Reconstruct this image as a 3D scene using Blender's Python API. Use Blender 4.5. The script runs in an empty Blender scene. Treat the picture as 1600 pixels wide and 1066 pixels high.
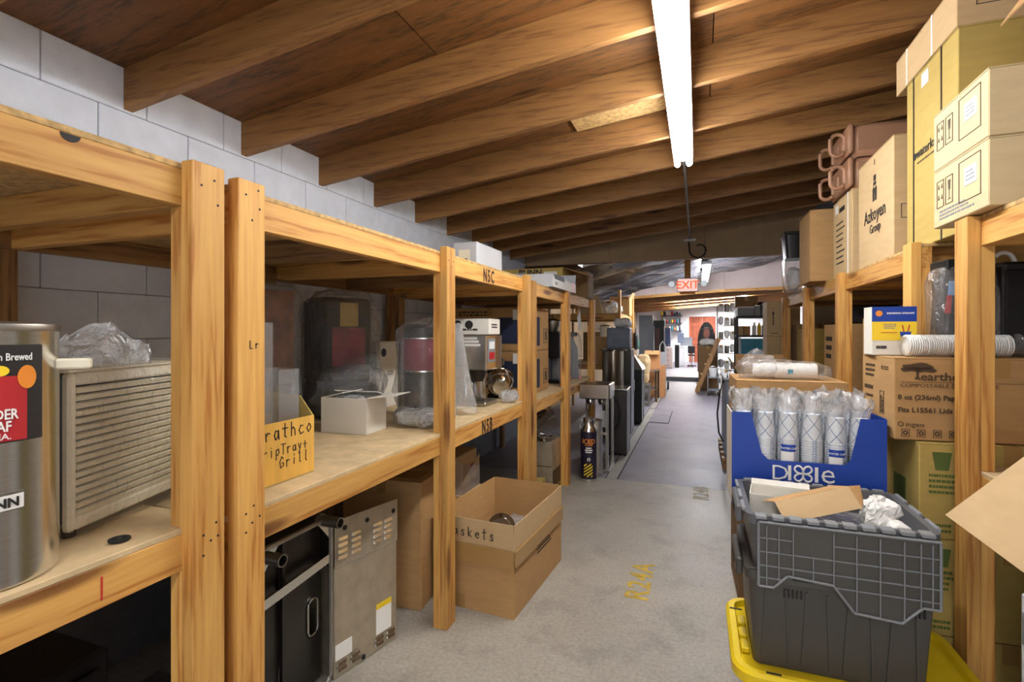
import bpy, bmesh, math, random
from mathutils import Vector, Matrix, noise
C = bpy.context.scene.collection
R = random.Random(7)
PI = math.pi
rad = math.radians

# ------------------------------------------------------------ camera, world, lamps, exposure
cam_d = bpy.data.cameras.new('camera')
cam = bpy.data.objects.new('camera', cam_d); C.objects.link(cam)
cam_d.sensor_width = 36.0
cam_d.lens = 790 / 1600 * 36.0
cam_d.shift_y = -14 / 1600
cam_d.clip_start = 0.02
cam.location = (0, 0, 1.45)
cam.rotation_euler = (rad(90), 0, math.atan(290 / 790))
S = bpy.context.scene
S.camera = cam
S.view_settings.view_transform = 'Standard'
S.view_settings.look = 'None'
S.view_settings.gamma = 1.0
S.view_settings.use_curve_mapping = False
S.view_settings.exposure = 1.85
TUBE_NEAR = 21.0       # emission of the tubes in the aisle
TUBE_FAR = 50.0
w = bpy.data.worlds.new('world'); S.world = w
w.use_nodes = True
w.node_tree.nodes['Background'].inputs[0].default_value = (0.93, 0.96, 1.0, 1)
w.node_tree.nodes['Background'].inputs[1].default_value = 0.52
try:
    S.cycles.max_bounces = 8
    S.cycles.diffuse_bounces = 5
    S.cycles.transparent_max_bounces = 24
    S.cycles.sample_clamp_indirect = 6.0
    S.cycles.use_denoising = True
except Exception:
    pass

# ------------------------------------------------------------ materials
def lin(h):
    h = h.lstrip('#')
    v = [int(h[i:i + 2], 16) / 255 for i in (0, 2, 4)]
    return tuple(x / 12.92 if x <= .04045 else ((x + .055) / 1.055) ** 2.4 for x in v)

def base(name):
    m = bpy.data.materials.new(name); m.use_nodes = True
    nt = m.node_tree; p = nt.nodes['Principled BSDF']
    return m, nt, p

def N(nt, t, **kw):
    n = nt.nodes.new(t)
    for k, v in kw.items():
        if k.startswith('i_'):
            n.inputs[k[2:].replace('_', ' ')].default_value = v
        else:
            setattr(n, k, v)
    return n

def ramp(nt, fac, stops):
    r = nt.nodes.new('ShaderNodeValToRGB')
    el = r.color_ramp.elements
    while len(el) < len(stops): el.new(.5)
    for e, (p, c) in zip(el, stops):
        e.position = p; e.color = (*c, 1)
    nt.links.new(fac, r.inputs[0])
    return r.outputs[0]

def coords(nt, scale=(1, 1, 1), rnd=True):
    tc = nt.nodes.new('ShaderNodeTexCoord')
    mp = nt.nodes.new('ShaderNodeMapping')
    mp.inputs['Scale'].default_value = scale
    nt.links.new(tc.outputs['Object'], mp.inputs['Vector'])
    if rnd:
        oi = nt.nodes.new('ShaderNodeObjectInfo')
        mu = N(nt, 'ShaderNodeVectorMath', operation='SCALE')
        mu.inputs[0].default_value = (37, 53, 71)
        nt.links.new(oi.outputs['Random'], mu.inputs['Scale'])
        nt.links.new(mu.outputs[0], mp.inputs['Location'])
        return mp.outputs[0], oi.outputs['Random']
    return mp.outputs[0], None

def mat(name, col, rough=.55, metal=0.0, var=.12, scale=6.0, bump=0.0, bscale=80.0, rnd=.0, stretch=(1, 1, 1), emit=0.0, trans=0.0):
    m, nt, p = base(name)
    col = lin(col) if isinstance(col, str) else col
    v, r = coords(nt, stretch)
    n = N(nt, 'ShaderNodeTexNoise', i_Scale=scale, i_Detail=4.0)
    nt.links.new(v, n.inputs['Vector'])
    a = tuple(min(1, x * (1 - var)) for x in col); b = tuple(min(1, x * (1 + var)) for x in col)
    out = ramp(nt, n.outputs[0], [(.3, a), (.7, b)])
    if rnd:
        hs = nt.nodes.new('ShaderNodeHueSaturation')
        mr = N(nt, 'ShaderNodeMapRange')
        mr.inputs['To Min'].default_value = 1 - rnd; mr.inputs['To Max'].default_value = 1 + rnd
        nt.links.new(r, mr.inputs[0]); nt.links.new(mr.outputs[0], hs.inputs['Value'])
        nt.links.new(out, hs.inputs['Color']); out = hs.outputs[0]
    nt.links.new(out, p.inputs['Base Color'])
    p.inputs['Roughness'].default_value = rough
    p.inputs['Metallic'].default_value = metal
    if trans: p.inputs['Transmission Weight'].default_value = trans
    if emit:
        p.inputs['Emission Color'].default_value = (*col, 1)
        p.inputs['Emission Strength'].default_value = emit
    if bump:
        nb = N(nt, 'ShaderNodeTexNoise', i_Scale=bscale, i_Detail=3.0)
        nt.links.new(v, nb.inputs['Vector'])
        bp = N(nt, 'ShaderNodeBump', i_Strength=bump, i_Distance=.01)
        nt.links.new(nb.outputs[0], bp.inputs['Height']); nt.links.new(bp.outputs[0], p.inputs['Normal'])
    return m

def wood(name, dark, light, axis, ring=1.0, knots=True, rough=.6, rnd=.16):
    """grain running along axis 'x','y' or 'z' of the object"""
    m, nt, p = base(name)
    lo, hi = (.7, 13.0) if knots != 'fine' else (1.1, 15.0)
    sc = {'x': (lo, hi, hi), 'y': (hi, lo, hi), 'z': (hi, hi, lo)}[axis]
    v, r = coords(nt, sc)
    n1 = N(nt, 'ShaderNodeTexNoise', i_Scale=1.0 * ring, i_Detail=2.0, i_Distortion=.4)
    nt.links.new(v, n1.inputs['Vector'])
    mul = N(nt, 'ShaderNodeMath', operation='MULTIPLY'); mul.inputs[1].default_value = 6.0
    nt.links.new(n1.outputs[0], mul.inputs[0])
    fr = N(nt, 'ShaderNodeMath', operation='PINGPONG'); fr.inputs[1].default_value = 1.0
    nt.links.new(mul.outputs[0], fr.inputs[0])
    n2 = N(nt, 'ShaderNodeTexNoise', i_Scale=7.0, i_Detail=4.0)
    nt.links.new(v, n2.inputs['Vector'])
    add = N(nt, 'ShaderNodeMath', operation='MULTIPLY_ADD'); add.inputs[1].default_value = .45
    nt.links.new(fr.outputs[0], add.inputs[0]); nt.links.new(n2.outputs[0], add.inputs[2])
    d, l = lin(dark), lin(light)
    mid = tuple((a + b) / 2 for a, b in zip(d, l))
    out = ramp(nt, add.outputs[0], [(.3, l), (.85, mid), (1.15 if False else 1.0, d)])
    if knots:
        k = {'x': (1.6, 9, 9), 'y': (9, 1.6, 9), 'z': (9, 9, 1.6)}[axis]
        v2, _ = coords(nt, k)
        vo = N(nt, 'ShaderNodeTexVoronoi', i_Scale=.8)
        nt.links.new(v2, vo.inputs['Vector'])
        kr = ramp(nt, vo.outputs['Distance'], [(.0, (1, 1, 1)), (.11, (.8, .8, .8)), (.19, (0, 0, 0))])
        mx = N(nt, 'ShaderNodeMix', data_type='RGBA')
        nt.links.new(kr, mx.inputs['Factor'])
        nt.links.new(out, mx.inputs[6])
        mx.inputs[7].default_value = (d[0] * .35, d[1] * .28, d[2] * .25, 1)
        out = mx.outputs[2]
    hs = nt.nodes.new('ShaderNodeHueSaturation')
    mr = N(nt, 'ShaderNodeMapRange')
    mr.inputs['To Min'].default_value = 1 - rnd; mr.inputs['To Max'].default_value = 1 + rnd
    nt.links.new(r, mr.inputs[0]); nt.links.new(mr.outputs[0], hs.inputs['Value'])
    nt.links.new(out, hs.inputs['Color'])
    nt.links.new(hs.outputs[0], p.inputs['Base Color'])
    p.inputs['Roughness'].default_value = rough
    bp = N(nt, 'ShaderNodeBump', i_Strength=.15, i_Distance=.004)
    nt.links.new(add.outputs[0], bp.inputs['Height']); nt.links.new(bp.outputs[0], p.inputs['Normal'])
    return m

def film(name, haze=.08, gloss=.38, tint=(1, 1, 1), bscale=26.0, bump=.8):
    """clear crinkled plastic: see-through, shiny, slightly milky"""
    m = bpy.data.materials.new(name); m.use_nodes = True
    nt = m.node_tree; nt.nodes.clear()
    o = nt.nodes.new('ShaderNodeOutputMaterial')
    tr = nt.nodes.new('ShaderNodeBsdfTransparent'); tr.inputs[0].default_value = (*tint, 1)
    gl = nt.nodes.new('ShaderNodeBsdfGlossy'); gl.inputs['Roughness'].default_value = .12
    df = nt.nodes.new('ShaderNodeBsdfDiffuse'); df.inputs[0].default_value = (.8, .82, .85, 1)
    v, _ = coords(nt)
    n = N(nt, 'ShaderNodeTexNoise', i_Scale=bscale, i_Detail=5.0, i_Distortion=1.2)
    nt.links.new(v, n.inputs['Vector'])
    bp = N(nt, 'ShaderNodeBump', i_Strength=bump, i_Distance=.02)
    nt.links.new(n.outputs[0], bp.inputs['Height'])
    nt.links.new(bp.outputs[0], gl.inputs['Normal'])
    lw = N(nt, 'ShaderNodeLayerWeight', i_Blend=.35)
    nt.links.new(bp.outputs[0], lw.inputs['Normal'])
    mu = N(nt, 'ShaderNodeMath', operation='MULTIPLY', use_clamp=True); mu.inputs[1].default_value = gloss * 2
    nt.links.new(lw.outputs['Facing'], mu.inputs[0])
    m1 = nt.nodes.new('ShaderNodeMixShader'); m1.inputs[0].default_value = haze
    nt.links.new(tr.outputs[0], m1.inputs[1]); nt.links.new(df.outputs[0], m1.inputs[2])
    m2 = nt.nodes.new('ShaderNodeMixShader')
    nt.links.new(mu.outputs[0], m2.inputs[0]); nt.links.new(m1.outputs[0], m2.inputs[1]); nt.links.new(gl.outputs[0], m2.inputs[2])
    nt.links.new(m2.outputs[0], o.inputs[0])
    return m

def emitter(name, col, strength):
    m = bpy.data.materials.new(name); m.use_nodes = True
    nt = m.node_tree; nt.nodes.clear()
    o = nt.nodes.new('ShaderNodeOutputMaterial'); e = nt.nodes.new('ShaderNodeEmission')
    e.inputs[0].default_value = (*col, 1); e.inputs[1].default_value = strength
    nt.links.new(e.outputs[0], o.inputs[0])
    return m

def block_paint(name, col):
    return mat(name, col, rough=.75, var=.07, scale=9, bump=.35, bscale=120, rnd=.035)

M = {}
for ax in 'xyz':
    M['pine_' + ax] = wood('pine_' + ax, '#ab702e', '#d8a85c', ax)
    M['joist_' + ax] = wood('joist_' + ax, '#76502a', '#9d713e', ax, ring=.9, knots='fine')
    M['old_' + ax] = wood('old_' + ax, '#6b4a2c', '#a47c4c', ax)
M['deck'] = wood('roof_plywood', '#4f3518', '#83562a', 'x', ring=.8, knots='fine')
M['osb'] = mat('osb', '#b89662', rough=.8, var=.35, scale=45, bump=.3, bscale=60)
M['shelf'] = mat('worn_shelf_board', '#c6ae86', rough=.75, var=.16, scale=14, bump=.1, rnd=.05)
M['block'] = block_paint('block_paint', '#d8dfec')
M['mortar'] = mat('mortar', '#8b9099', rough=.9)
M['card'] = mat('cardboard', '#b48d5c', rough=.85, var=.07, scale=3, stretch=(3, 3, 14), rnd=.06)
M['card_light'] = mat('cardboard_light', '#bfa379', rough=.85, var=.05, scale=3, stretch=(3, 3, 14), rnd=.03)
M['card_yellow'] = mat('cardboard_yellow', '#b29a55', rough=.85, var=.05, scale=3, stretch=(3, 3, 14))
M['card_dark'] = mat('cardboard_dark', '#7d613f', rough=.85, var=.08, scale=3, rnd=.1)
M['card_inner'] = mat('cardboard_inside', '#a98555', rough=.9, var=.1, scale=5)
M['tape'] = mat('packing_tape', '#a88450', rough=.25, var=.08)
M['white_card'] = mat('white_carton', '#dedbd2', rough=.7, var=.04)
M['paper'] = mat('white_paper', '#ecebe6', rough=.7, var=.03)
M['ink'] = mat('black_ink', '#211d1c', rough=.6, var=.1)
M['inkb'] = mat('brown_ink', '#4d3a26', rough=.7, var=.1)
M['green_ink'] = mat('green_ink', '#55662c', rough=.7, var=.1)
M['navy'] = mat('navy_print', '#26304c', rough=.6)
M['red'] = mat('red_print', '#b8262c', rough=.5)
M['yellow'] = mat('yellow_print', '#f2cf2c', rough=.5, var=.05)
M['orange'] = mat('orange_print', '#e58a2e', rough=.5)
M['blue'] = mat('royal_blue_print', '#0d3ea0', rough=.45, var=.05)
M['steel'] = mat('brushed_steel', '#e2e1de', rough=.22, metal=1.0, var=.08, scale=30, stretch=(1, 1, 22), bump=.03, bscale=60)
M['steel_h'] = mat('dull_steel', '#a9a6a0', rough=.38, metal=1.0, var=.12, scale=8)
M['galv'] = mat('galvanised_sheet', '#bdb29e', rough=.45, metal=.75, var=.13, scale=16)
M['chrome'] = mat('polished_metal', '#d5d5d5', rough=.12, metal=1.0, var=.03)
M['dark_steel'] = mat('dark_steel', '#4a4744', rough=.35, metal=.85, var=.2, scale=5)
M['black'] = mat('black_plastic', '#161618', rough=.4, var=.2)
M['black_metal'] = mat('black_enamel', '#1d1c1c', rough=.35, metal=.3, var=.2)
M['grey_tote'] = mat('grey_tote_plastic', '#5f6063', rough=.38, var=.06, bump=.04)
M['grey_tote_light'] = mat('grey_lid_plastic', '#85888c', rough=.35, var=.05)
M['yellow_lid'] = mat('yellow_plastic', '#e3c51c', rough=.35, var=.05)
M['brown_plastic'] = mat('brown_plastic', '#a37a5f', rough=.45, var=.05)
M['beige_plastic'] = mat('beige_plastic', '#e6dec6', rough=.45, var=.05)
M['grey_paint'] = mat('grey_paint', '#7d8288', rough=.5, var=.05)
M['white_paint'] = mat('white_paint', '#dfe2e6', rough=.55, var=.04)
M['panel_dark'] = mat('header_panel', '#a58d6d', rough=.8, var=.08, rnd=.06)
M['panel_pink'] = mat('pink_panel', '#c5b3ae', rough=.8, var=.05, rnd=.04)
M['door_wood'] = wood('red_door_wood', '#7c3a22', '#a4583a', 'z', knots=False)
M['burgundy'] = mat('burgundy_band', '#7e3342', rough=.4, var=.12)
M['teal'] = mat('teal_plastic', '#1f86a3', rough=.45, var=.1)
M['cloth_blue'] = mat('dusty_blue_plastic_sheet', '#6f7a90', rough=.45, var=.2, scale=12, bump=.4, bscale=25)
M['film'] = film('clear_film')
M['film_milky'] = film('milky_film', haze=.38, gloss=.5)
M['film_thin'] = film('thin_film', haze=.03, gloss=.22)
M['acrylic'] = film('clear_acrylic', haze=.08, gloss=.25, bump=.05)
M['sheet_black'] = mat('black_plastic_sheet', '#4b4a4f', rough=.22, var=.4, scale=4, bump=.8, bscale=9)
M['tubes_near'] = emitter('lit_tube', (1.0, .985, .96), TUBE_NEAR)
M['tubes_far'] = emitter('lit_tube_cool', (.93, .95, 1.0), TUBE_FAR)
M['tubes_rear'] = emitter('lit_tube_rear', (.95, .97, 1.0), 46.0)
M['exit_face'] = emitter('exit_face', (1.0, .66, .58), .27)
M['exit_red'] = emitter('exit_letters', (1.0, .16, .06), .30)
M['lens'] = emitter('added_lens_glow', (.9, .95, 1.0), .18)  # faint glow added so the unlit lamp heads look white
M['rubber'] = mat('black_rubber', '#1a1a1a', rough=.7)
M['pinkstrip'] = mat('pink_strip', '#d98394', rough=.5)
M['wax'] = mat('white_plastic', '#e6e6e4', rough=.4, var=.03)
M['bluetag'] = mat('pale_blue_tag', '#8fb4e0', rough=.6, var=.03)
M['card_pale'] = mat('pale_cardboard', '#c6b28c', rough=.85, var=.05, scale=3, stretch=(3, 3, 14))
M['card_orange'] = mat('orange_cardboard', '#c48a58', rough=.85, var=.05)
M['navy_wrap'] = mat('dark_violet_wrap', '#241d33', rough=.35, var=.1)
M['steel_warm'] = mat('warm_brushed_steel', '#a59a8a', rough=.25, metal=1.0, var=.08, scale=30, stretch=(1, 1, 22))
M['greenbag'] = mat('dark_green', '#2c5a4c', rough=.6)
M['brown_dark'] = mat('dark_brown', '#5a352c', rough=.5)
M['cloth_grey'] = mat('grey_blue_case', '#8d98a8', rough=.45, var=.06)
M['tote_dark'] = mat('shade_toned_tote_plastic', '#4b4844', rough=.42, var=.06)  # lower tote's shade mixed into its grey; hanging lid reuses it
M['lime'] = mat('lime_green', '#63b52e', rough=.5)
M['greycard'] = mat('grey_carton', '#b9bcc2', rough=.75, var=.05, scale=5)

def concrete(name, a, b, c):
    m, nt, p = base(name)
    v, _ = coords(nt, rnd=False)
    n1 = N(nt, 'ShaderNodeTexNoise', i_Scale=1.3, i_Detail=6.0, i_Roughness=.65); nt.links.new(v, n1.inputs['Vector'])
    n2 = N(nt, 'ShaderNodeTexNoise', i_Scale=60.0, i_Detail=3.0); nt.links.new(v, n2.inputs['Vector'])
    n3 = N(nt, 'ShaderNodeTexNoise', i_Scale=3.2, i_Detail=7.0, i_Roughness=.7, i_Distortion=.1); nt.links.new(v, n3.inputs['Vector'])
    big = ramp(nt, n1.outputs[0], [(.32, lin(a)), (.68, lin(b))])
    st = ramp(nt, n3.outputs[0], [(.0, (.8, .8, .8)), (.30, (.5, .5, .5)), (.50, (0, 0, 0))])
    mx = N(nt, 'ShaderNodeMix', data_type='RGBA'); nt.links.new(st, mx.inputs['Factor'])
    nt.links.new(big, mx.inputs[6]); mx.inputs[7].default_value = (*lin(c), 1)
    sp = ramp(nt, n2.outputs[0], [(.3, (.82, .82, .82)), (.7, (1.1, 1.1, 1.1))])
    mm = N(nt, 'ShaderNodeMix', data_type='RGBA', blend_type='MULTIPLY'); mm.inputs['Factor'].default_value = 1
    nt.links.new(mx.outputs[2], mm.inputs[6]); nt.links.new(sp, mm.inputs[7])
    nt.links.new(mm.outputs[2], p.inputs['Base Color'])
    rr = N(nt, 'ShaderNodeMapRange'); rr.inputs['To Min'].default_value = .32; rr.inputs['To Max'].default_value = .62
    nt.links.new(n1.outputs[0], rr.inputs[0]); nt.links.new(rr.outputs[0], p.inputs['Roughness'])
    bp = N(nt, 'ShaderNodeBump', i_Strength=.12, i_Distance=.01)
    nt.links.new(n2.outputs[0], bp.inputs['Height']); nt.links.new(bp.outputs[0], p.inputs['Normal'])
    return m
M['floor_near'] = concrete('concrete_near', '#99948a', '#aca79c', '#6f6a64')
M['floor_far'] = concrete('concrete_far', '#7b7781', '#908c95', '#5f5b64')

def cup_print():
    m, nt, p = base('cup_lattice_print')
    tc = nt.nodes.new('ShaderNodeTexCoord'); sx = nt.nodes.new('ShaderNodeSeparateXYZ')
    nt.links.new(tc.outputs['Object'], sx.inputs[0])
    at = N(nt, 'ShaderNodeMath', operation='ARCTAN2'); nt.links.new(sx.outputs[1], at.inputs[0]); nt.links.new(sx.outputs[0], at.inputs[1])
    res = []
    for sg in (1, -1):
        a = N(nt, 'ShaderNodeMath', operation='MULTIPLY'); a.inputs[1].default_value = 2.0; nt.links.new(at.outputs[0], a.inputs[0])
        b = N(nt, 'ShaderNodeMath', operation='MULTIPLY_ADD'); b.inputs[1].default_value = 46.0 * sg
        nt.links.new(sx.outputs[2], b.inputs[0]); nt.links.new(a.outputs[0], b.inputs[2])
        s = N(nt, 'ShaderNodeMath', operation='SINE'); nt.links.new(b.outputs[0], s.inputs[0])
        ab = N(nt, 'ShaderNodeMath', operation='ABSOLUTE'); nt.links.new(s.outputs[0], ab.inputs[0])
        lt = N(nt, 'ShaderNodeMath', operation='LESS_THAN'); lt.inputs[1].default_value = .10; nt.links.new(ab.outputs[0], lt.inputs[0])
        res.append(lt.outputs[0])
    mx = N(nt, 'ShaderNodeMath', operation='MAXIMUM'); nt.links.new(res[0], mx.inputs[0]); nt.links.new(res[1], mx.inputs[1])
    c = ramp(nt, mx.outputs[0], [(0, lin('#e7ebf0')), (1, lin('#5d7ea8'))])
    nt.links.new(c, p.inputs['Base Color']); p.inputs['Roughness'].default_value = .5
    return m
M['cup'] = cup_print()

# ------------------------------------------------------------ builders
class G:
    """collects shapes in one bmesh; coordinates are given relative to the thing unless org is set (then they are world coordinates)"""
    def __init__(s, org=(0, 0, 0)):
        s.b = bmesh.new(); s.o = Vector(org); s.mx = None
    def v(s, p):
        p = Vector(p) - s.o
        if s.mx is not None: p = s.mx @ p
        return s.b.verts.new(p)
    def box(s, x0, x1, y0, y1, z0, z1, bev=0):
        x0, x1 = sorted((x0, x1)); y0, y1 = sorted((y0, y1)); z0, z1 = sorted((z0, z1))
        vs = [s.v((x, y, z)) for z in (z0, z1) for y in (y0, y1) for x in (x0, x1)]
        fs = [s.b.faces.new([vs[i] for i in f]) for f in ((0, 2, 3, 1), (4, 5, 7, 6), (0, 1, 5, 4), (1, 3, 7, 5), (3, 2, 6, 7), (2, 0, 4, 6))]
        if bev:
            es = list({e for f in fs for e in f.edges})
            bmesh.ops.bevel(s.b, geom=es, offset=bev, segments=1, affect='EDGES')
        return s
    def hexa(s, bot, top):
        vs = [s.v(p) for p in bot] + [s.v(p) for p in top]
        n = len(bot)
        s.b.faces.new(vs[:n][::-1]); s.b.faces.new(vs[n:])
        for i in range(n):
            j = (i + 1) % n
            s.b.faces.new((vs[i], vs[j], vs[n + j], vs[n + i]))
        return s
    def prism(s, poly, axis, a0, a1):
        """poly: 2D points in the plane across axis; extruded from a0 to a1 along it"""
        f = {'x': lambda p, a: (a, p[0], p[1]), 'y': lambda p, a: (p[0], a, p[1]), 'z': lambda p, a: (p[0], p[1], a)}[axis]
        s.hexa([f(p, a0) for p in poly], [f(p, a1) for p in poly])
        return s
    def lathe(s, prof, c=(0, 0, 0), seg=24, axis='z', a0=0, a1=2 * PI, cap=True):
        full = abs(a1 - a0 - 2 * PI) < 1e-6
        n = seg if full else seg + 1
        rows = []
        for r, h in prof:
            row = []
            for i in range(n):
                t = a0 + (a1 - a0) * i / seg
                q = (r * math.cos(t), r * math.sin(t), h)
                q = {'z': q, 'x': (q[2], q[0], q[1]), 'y': (q[0], q[2], q[1])}[axis]
                row.append(s.v((c[0] + q[0], c[1] + q[1], c[2] + q[2])))
            rows.append(row)
        for a, b in zip(rows, rows[1:]):
            for i in range(n if full else n - 1):
                j = (i + 1) % n
                s.b.faces.new((a[i], a[j], b[j], b[i]))
        if cap and full:
            if prof[0][0] > 1e-4: s.b.faces.new(rows[0][::-1])
            if prof[-1][0] > 1e-4: s.b.faces.new(rows[-1])
        return s
    def cyl(s, c, r, h, seg=20, axis='z'):
        return s.lathe([(r, 0), (r, h)], c, seg, axis)
    def tube(s, pts, r, seg=8, closed=False):
        P = [Vector(p) for p in pts]; rows = []
        n = len(P)
        for i, p in enumerate(P):
            if closed: d = P[(i + 1) % n] - P[i - 1]
            else: d = P[min(i + 1, n - 1)] - P[max(i - 1, 0)]
            d.normalize()
            up = Vector((0, 0, 1)) if abs(d.z) < .9 else Vector((1, 0, 0))
            a = d.cross(up).normalized(); b = d.cross(a)
            rows.append([s.v(p + a * r * math.cos(2 * PI * k / seg) + b * r * math.sin(2 * PI * k / seg)) for k in range(seg)])
        m = n if closed else n - 1
        for i in range(m):
            A, B = rows[i], rows[(i + 1) % n]
            for k in range(seg):
                s.b.faces.new((A[k], A[(k + 1) % seg], B[(k + 1) % seg], B[k]))
        if not closed:
            s.b.faces.new(rows[0][::-1]); s.b.faces.new(rows[-1])
        return s
    def ring(s, c, r0, r1, h, axis='z', seg=20):
        return s.lathe([(r0, 0), (r1, 0), (r1, h), (r0, h), (r0, 0)], c, seg, axis, cap=False)
    def blob(s, c, size, seed=0, amp=.08, freq=6.0, power=.5, nu=28, nv=16, gather=0):
        """crumpled rounded box / bag; gather > 0 draws its top together into a tuft"""
        rows = []
        sg = lambda t, p: math.copysign(abs(t) ** p, t)
        for j in range(nv + 1):
            ph = -PI / 2 + PI * j / nv
            row = []
            for i in range(nu):
                th = 2 * PI * i / nu
                x = sg(math.cos(ph), power) * sg(math.cos(th), power)
                y = sg(math.cos(ph), power) * sg(math.sin(th), power)
                z = sg(math.sin(ph), power)
                p = Vector((x * size[0] / 2, y * size[1] / 2, z * size[2] / 2))
                if gather and z > .55:
                    k = 1 - (z - .55) / .45 * .75
                    p.x *= k; p.y *= k; p.z += (z - .55) / .45 * gather
                q = p * freq + Vector((seed * 7.3, seed * 3.1, seed * 1.7))
                d = noise.noise_vector(q) + .5 * noise.noise_vector(q * 2.3) + .35 * noise.noise_vector(q * 5.1)
                p += Vector((d.x, d.y, d.z)) * amp * min(size)
                row.append(s.v((c[0] + p.x, c[1] + p.y, c[2] + p.z)))
            rows.append(row)
        for a, b in zip(rows, rows[1:]):
            for i in range(nu):
                s.b.faces.new((a[i], a[(i + 1) % nu], b[(i + 1) % nu], b[i]))
        return s
    def sheet(s, f, nu, nv, thick=0):
        rows = [[s.v(f(i / nu, j / nv)) for i in range(nu + 1)] for j in range(nv + 1)]
        for a, b in zip(rows, rows[1:]):
            for i in range(nu):
                s.b.faces.new((a[i], a[i + 1], b[i + 1], b[i]))
        return s
    def go(s, name, m, parent=None, smooth=False, label=None, kind=None, loc=None, rz=None):
        bmesh.ops.remove_doubles(s.b, verts=s.b.verts, dist=1e-6)
        bmesh.ops.recalc_face_normals(s.b, faces=s.b.faces)
        me = bpy.data.meshes.new(name); s.b.to_mesh(me); s.b.free()
        me.materials.append(M[m] if isinstance(m, str) else m)
        if smooth:
            for p in me.polygons: p.use_smooth = True
            if smooth != 'all':
                try: me.set_sharp_from_angle(angle=rad(40))
                except Exception: pass
        return put(name, me, parent, label, kind, loc, rz)

def put(name, me, parent=None, label=None, kind=None, loc=None, rz=None):
    o = bpy.data.objects.new(name, me); C.objects.link(o)
    if parent is not None: o.parent = parent
    if loc is not None: o.location = loc
    if rz is not None: o.rotation_euler.z = rz
    if label: o['label'] = label
    if kind: o['kind'] = kind
    return o

def T(name, label, cat, loc=(0, 0, 0), rz=0, group=None):
    o = bpy.data.objects.new(name, None); C.objects.link(o)
    o.location = loc; o.rotation_euler = (0, 0, rz)
    o.empty_display_size = .05
    o['label'] = label; o['category'] = cat
    if group: o['group'] = group
    return o

def tag(o, label, cat, group=None):
    o['label'] = label; o['category'] = cat
    if group: o['group'] = group
    return o

def struct(name, loc=(0, 0, 0)):
    o = bpy.data.objects.new(name, None); C.objects.link(o); o.location = loc; o['kind'] = 'structure'
    return o

def copy_tree(o, parent=None):
    c = o.copy(); C.objects.link(c); c.parent = parent
    for ch in list(o.children): copy_tree(ch, c)
    return c

# faces of a box w x d x h whose base centre is the origin: frame (u right, v up, n out) as seen from outside
def face_mx(size, face):
    w_, d, h = size
    o, u, v, n = {'-y': ((-w_ / 2, -d / 2, 0), (1, 0, 0), (0, 0, 1), (0, -1, 0)), '+y': ((w_ / 2, d / 2, 0), (-1, 0, 0), (0, 0, 1), (0, 1, 0)),
                  '-x': ((-w_ / 2, d / 2, 0), (0, -1, 0), (0, 0, 1), (-1, 0, 0)), '+x': ((w_ / 2, -d / 2, 0), (0, 1, 0), (0, 0, 1), (1, 0, 0)),
                  'top': ((-w_ / 2, -d / 2, h), (1, 0, 0), (0, 1, 0), (0, 0, 1))}[face]
    return Matrix(((u[0], v[0], n[0], o[0]), (u[1], v[1], n[1], o[1]), (u[2], v[2], n[2], o[2]), (0, 0, 0, 1)))

def text_mesh(s, h, align='LEFT', bold=0.0, shear=0.0, ext=.0004, space=1.0):
    cu = bpy.data.curves.new('lettering', 'FONT')
    cu.body = s; cu.size = h / .70; cu.align_x = align; cu.offset = bold * h; cu.shear = shear; cu.extrude = ext; cu.space_character = space
    cu.resolution_u = 2
    ob = bpy.data.objects.new('lettering', cu)
    C.objects.link(ob)
    dg = bpy.context.evaluated_depsgraph_get()
    me = bpy.data.meshes.new_from_object(ob.evaluated_get(dg))
    bpy.data.objects.remove(ob); bpy.data.curves.remove(cu)
    me.materials.clear()
    return me

def text(t, mx, u, v, s, h, m='ink', eps=.0022, wide=1.0, rot=0, name='lettering', **kw):
    """writing at (u, v) of the frame mx; h is the height of its capitals"""
    me = text_mesh(s, h, **kw)
    me.materials.append(M[m])
    me.transform(mx @ Matrix.Translation((u, v, eps)) @ Matrix.Rotation(rot, 4, 'Z') @ Matrix.Diagonal((wide, 1, 1, 1)))
    return put(name, me, t)

def plate(t, mx, u0, v0, u1, v1, m, name='label', eps=.001, th=.001, label=None):
    g = G(); g.mx = mx
    g.box(u0, u1, v0, v1, eps - .001, eps + th)
    return g.go(name, m, t, label=label)

def outline(t, mx, u0, v0, u1, v1, m='ink', th=.0025, name='printed_mark'):
    g = G(); g.mx = mx
    e0, e1 = -.0005, .0018
    g.box(u0, u1, v0, v0 + th, e0, e1); g.box(u0, u1, v1 - th, v1, e0, e1)
    g.box(u0, u0 + th, v0, v1, e0, e1); g.box(u1 - th, u1, v0, v1, e0, e1)
    return g.go(name, m, t)

def scribble(t, mx, u0, v0, u1, v1, rows, m='ink', seed=1, name='small_print', fill=.8):
    """print too small to read in the photograph: rows of word-length dashes"""
    r = random.Random(seed); g = G(); g.mx = mx
    step = (v1 - v0) / rows
    for i in range(rows):
        v = v1 - (i + 1) * step; u = u0; end = u0 + (u1 - u0) * r.uniform(.65, 1)
        while u < end:
            L = min(r.uniform(.04, .16) * (u1 - u0), u1 - u)
            g.box(u, u + L, v + step * .25, v + step * .75, -.0003, .0012); u += L + .03 * (u1 - u0)
    return g.go(name, m, t, kind='stuff')

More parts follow.
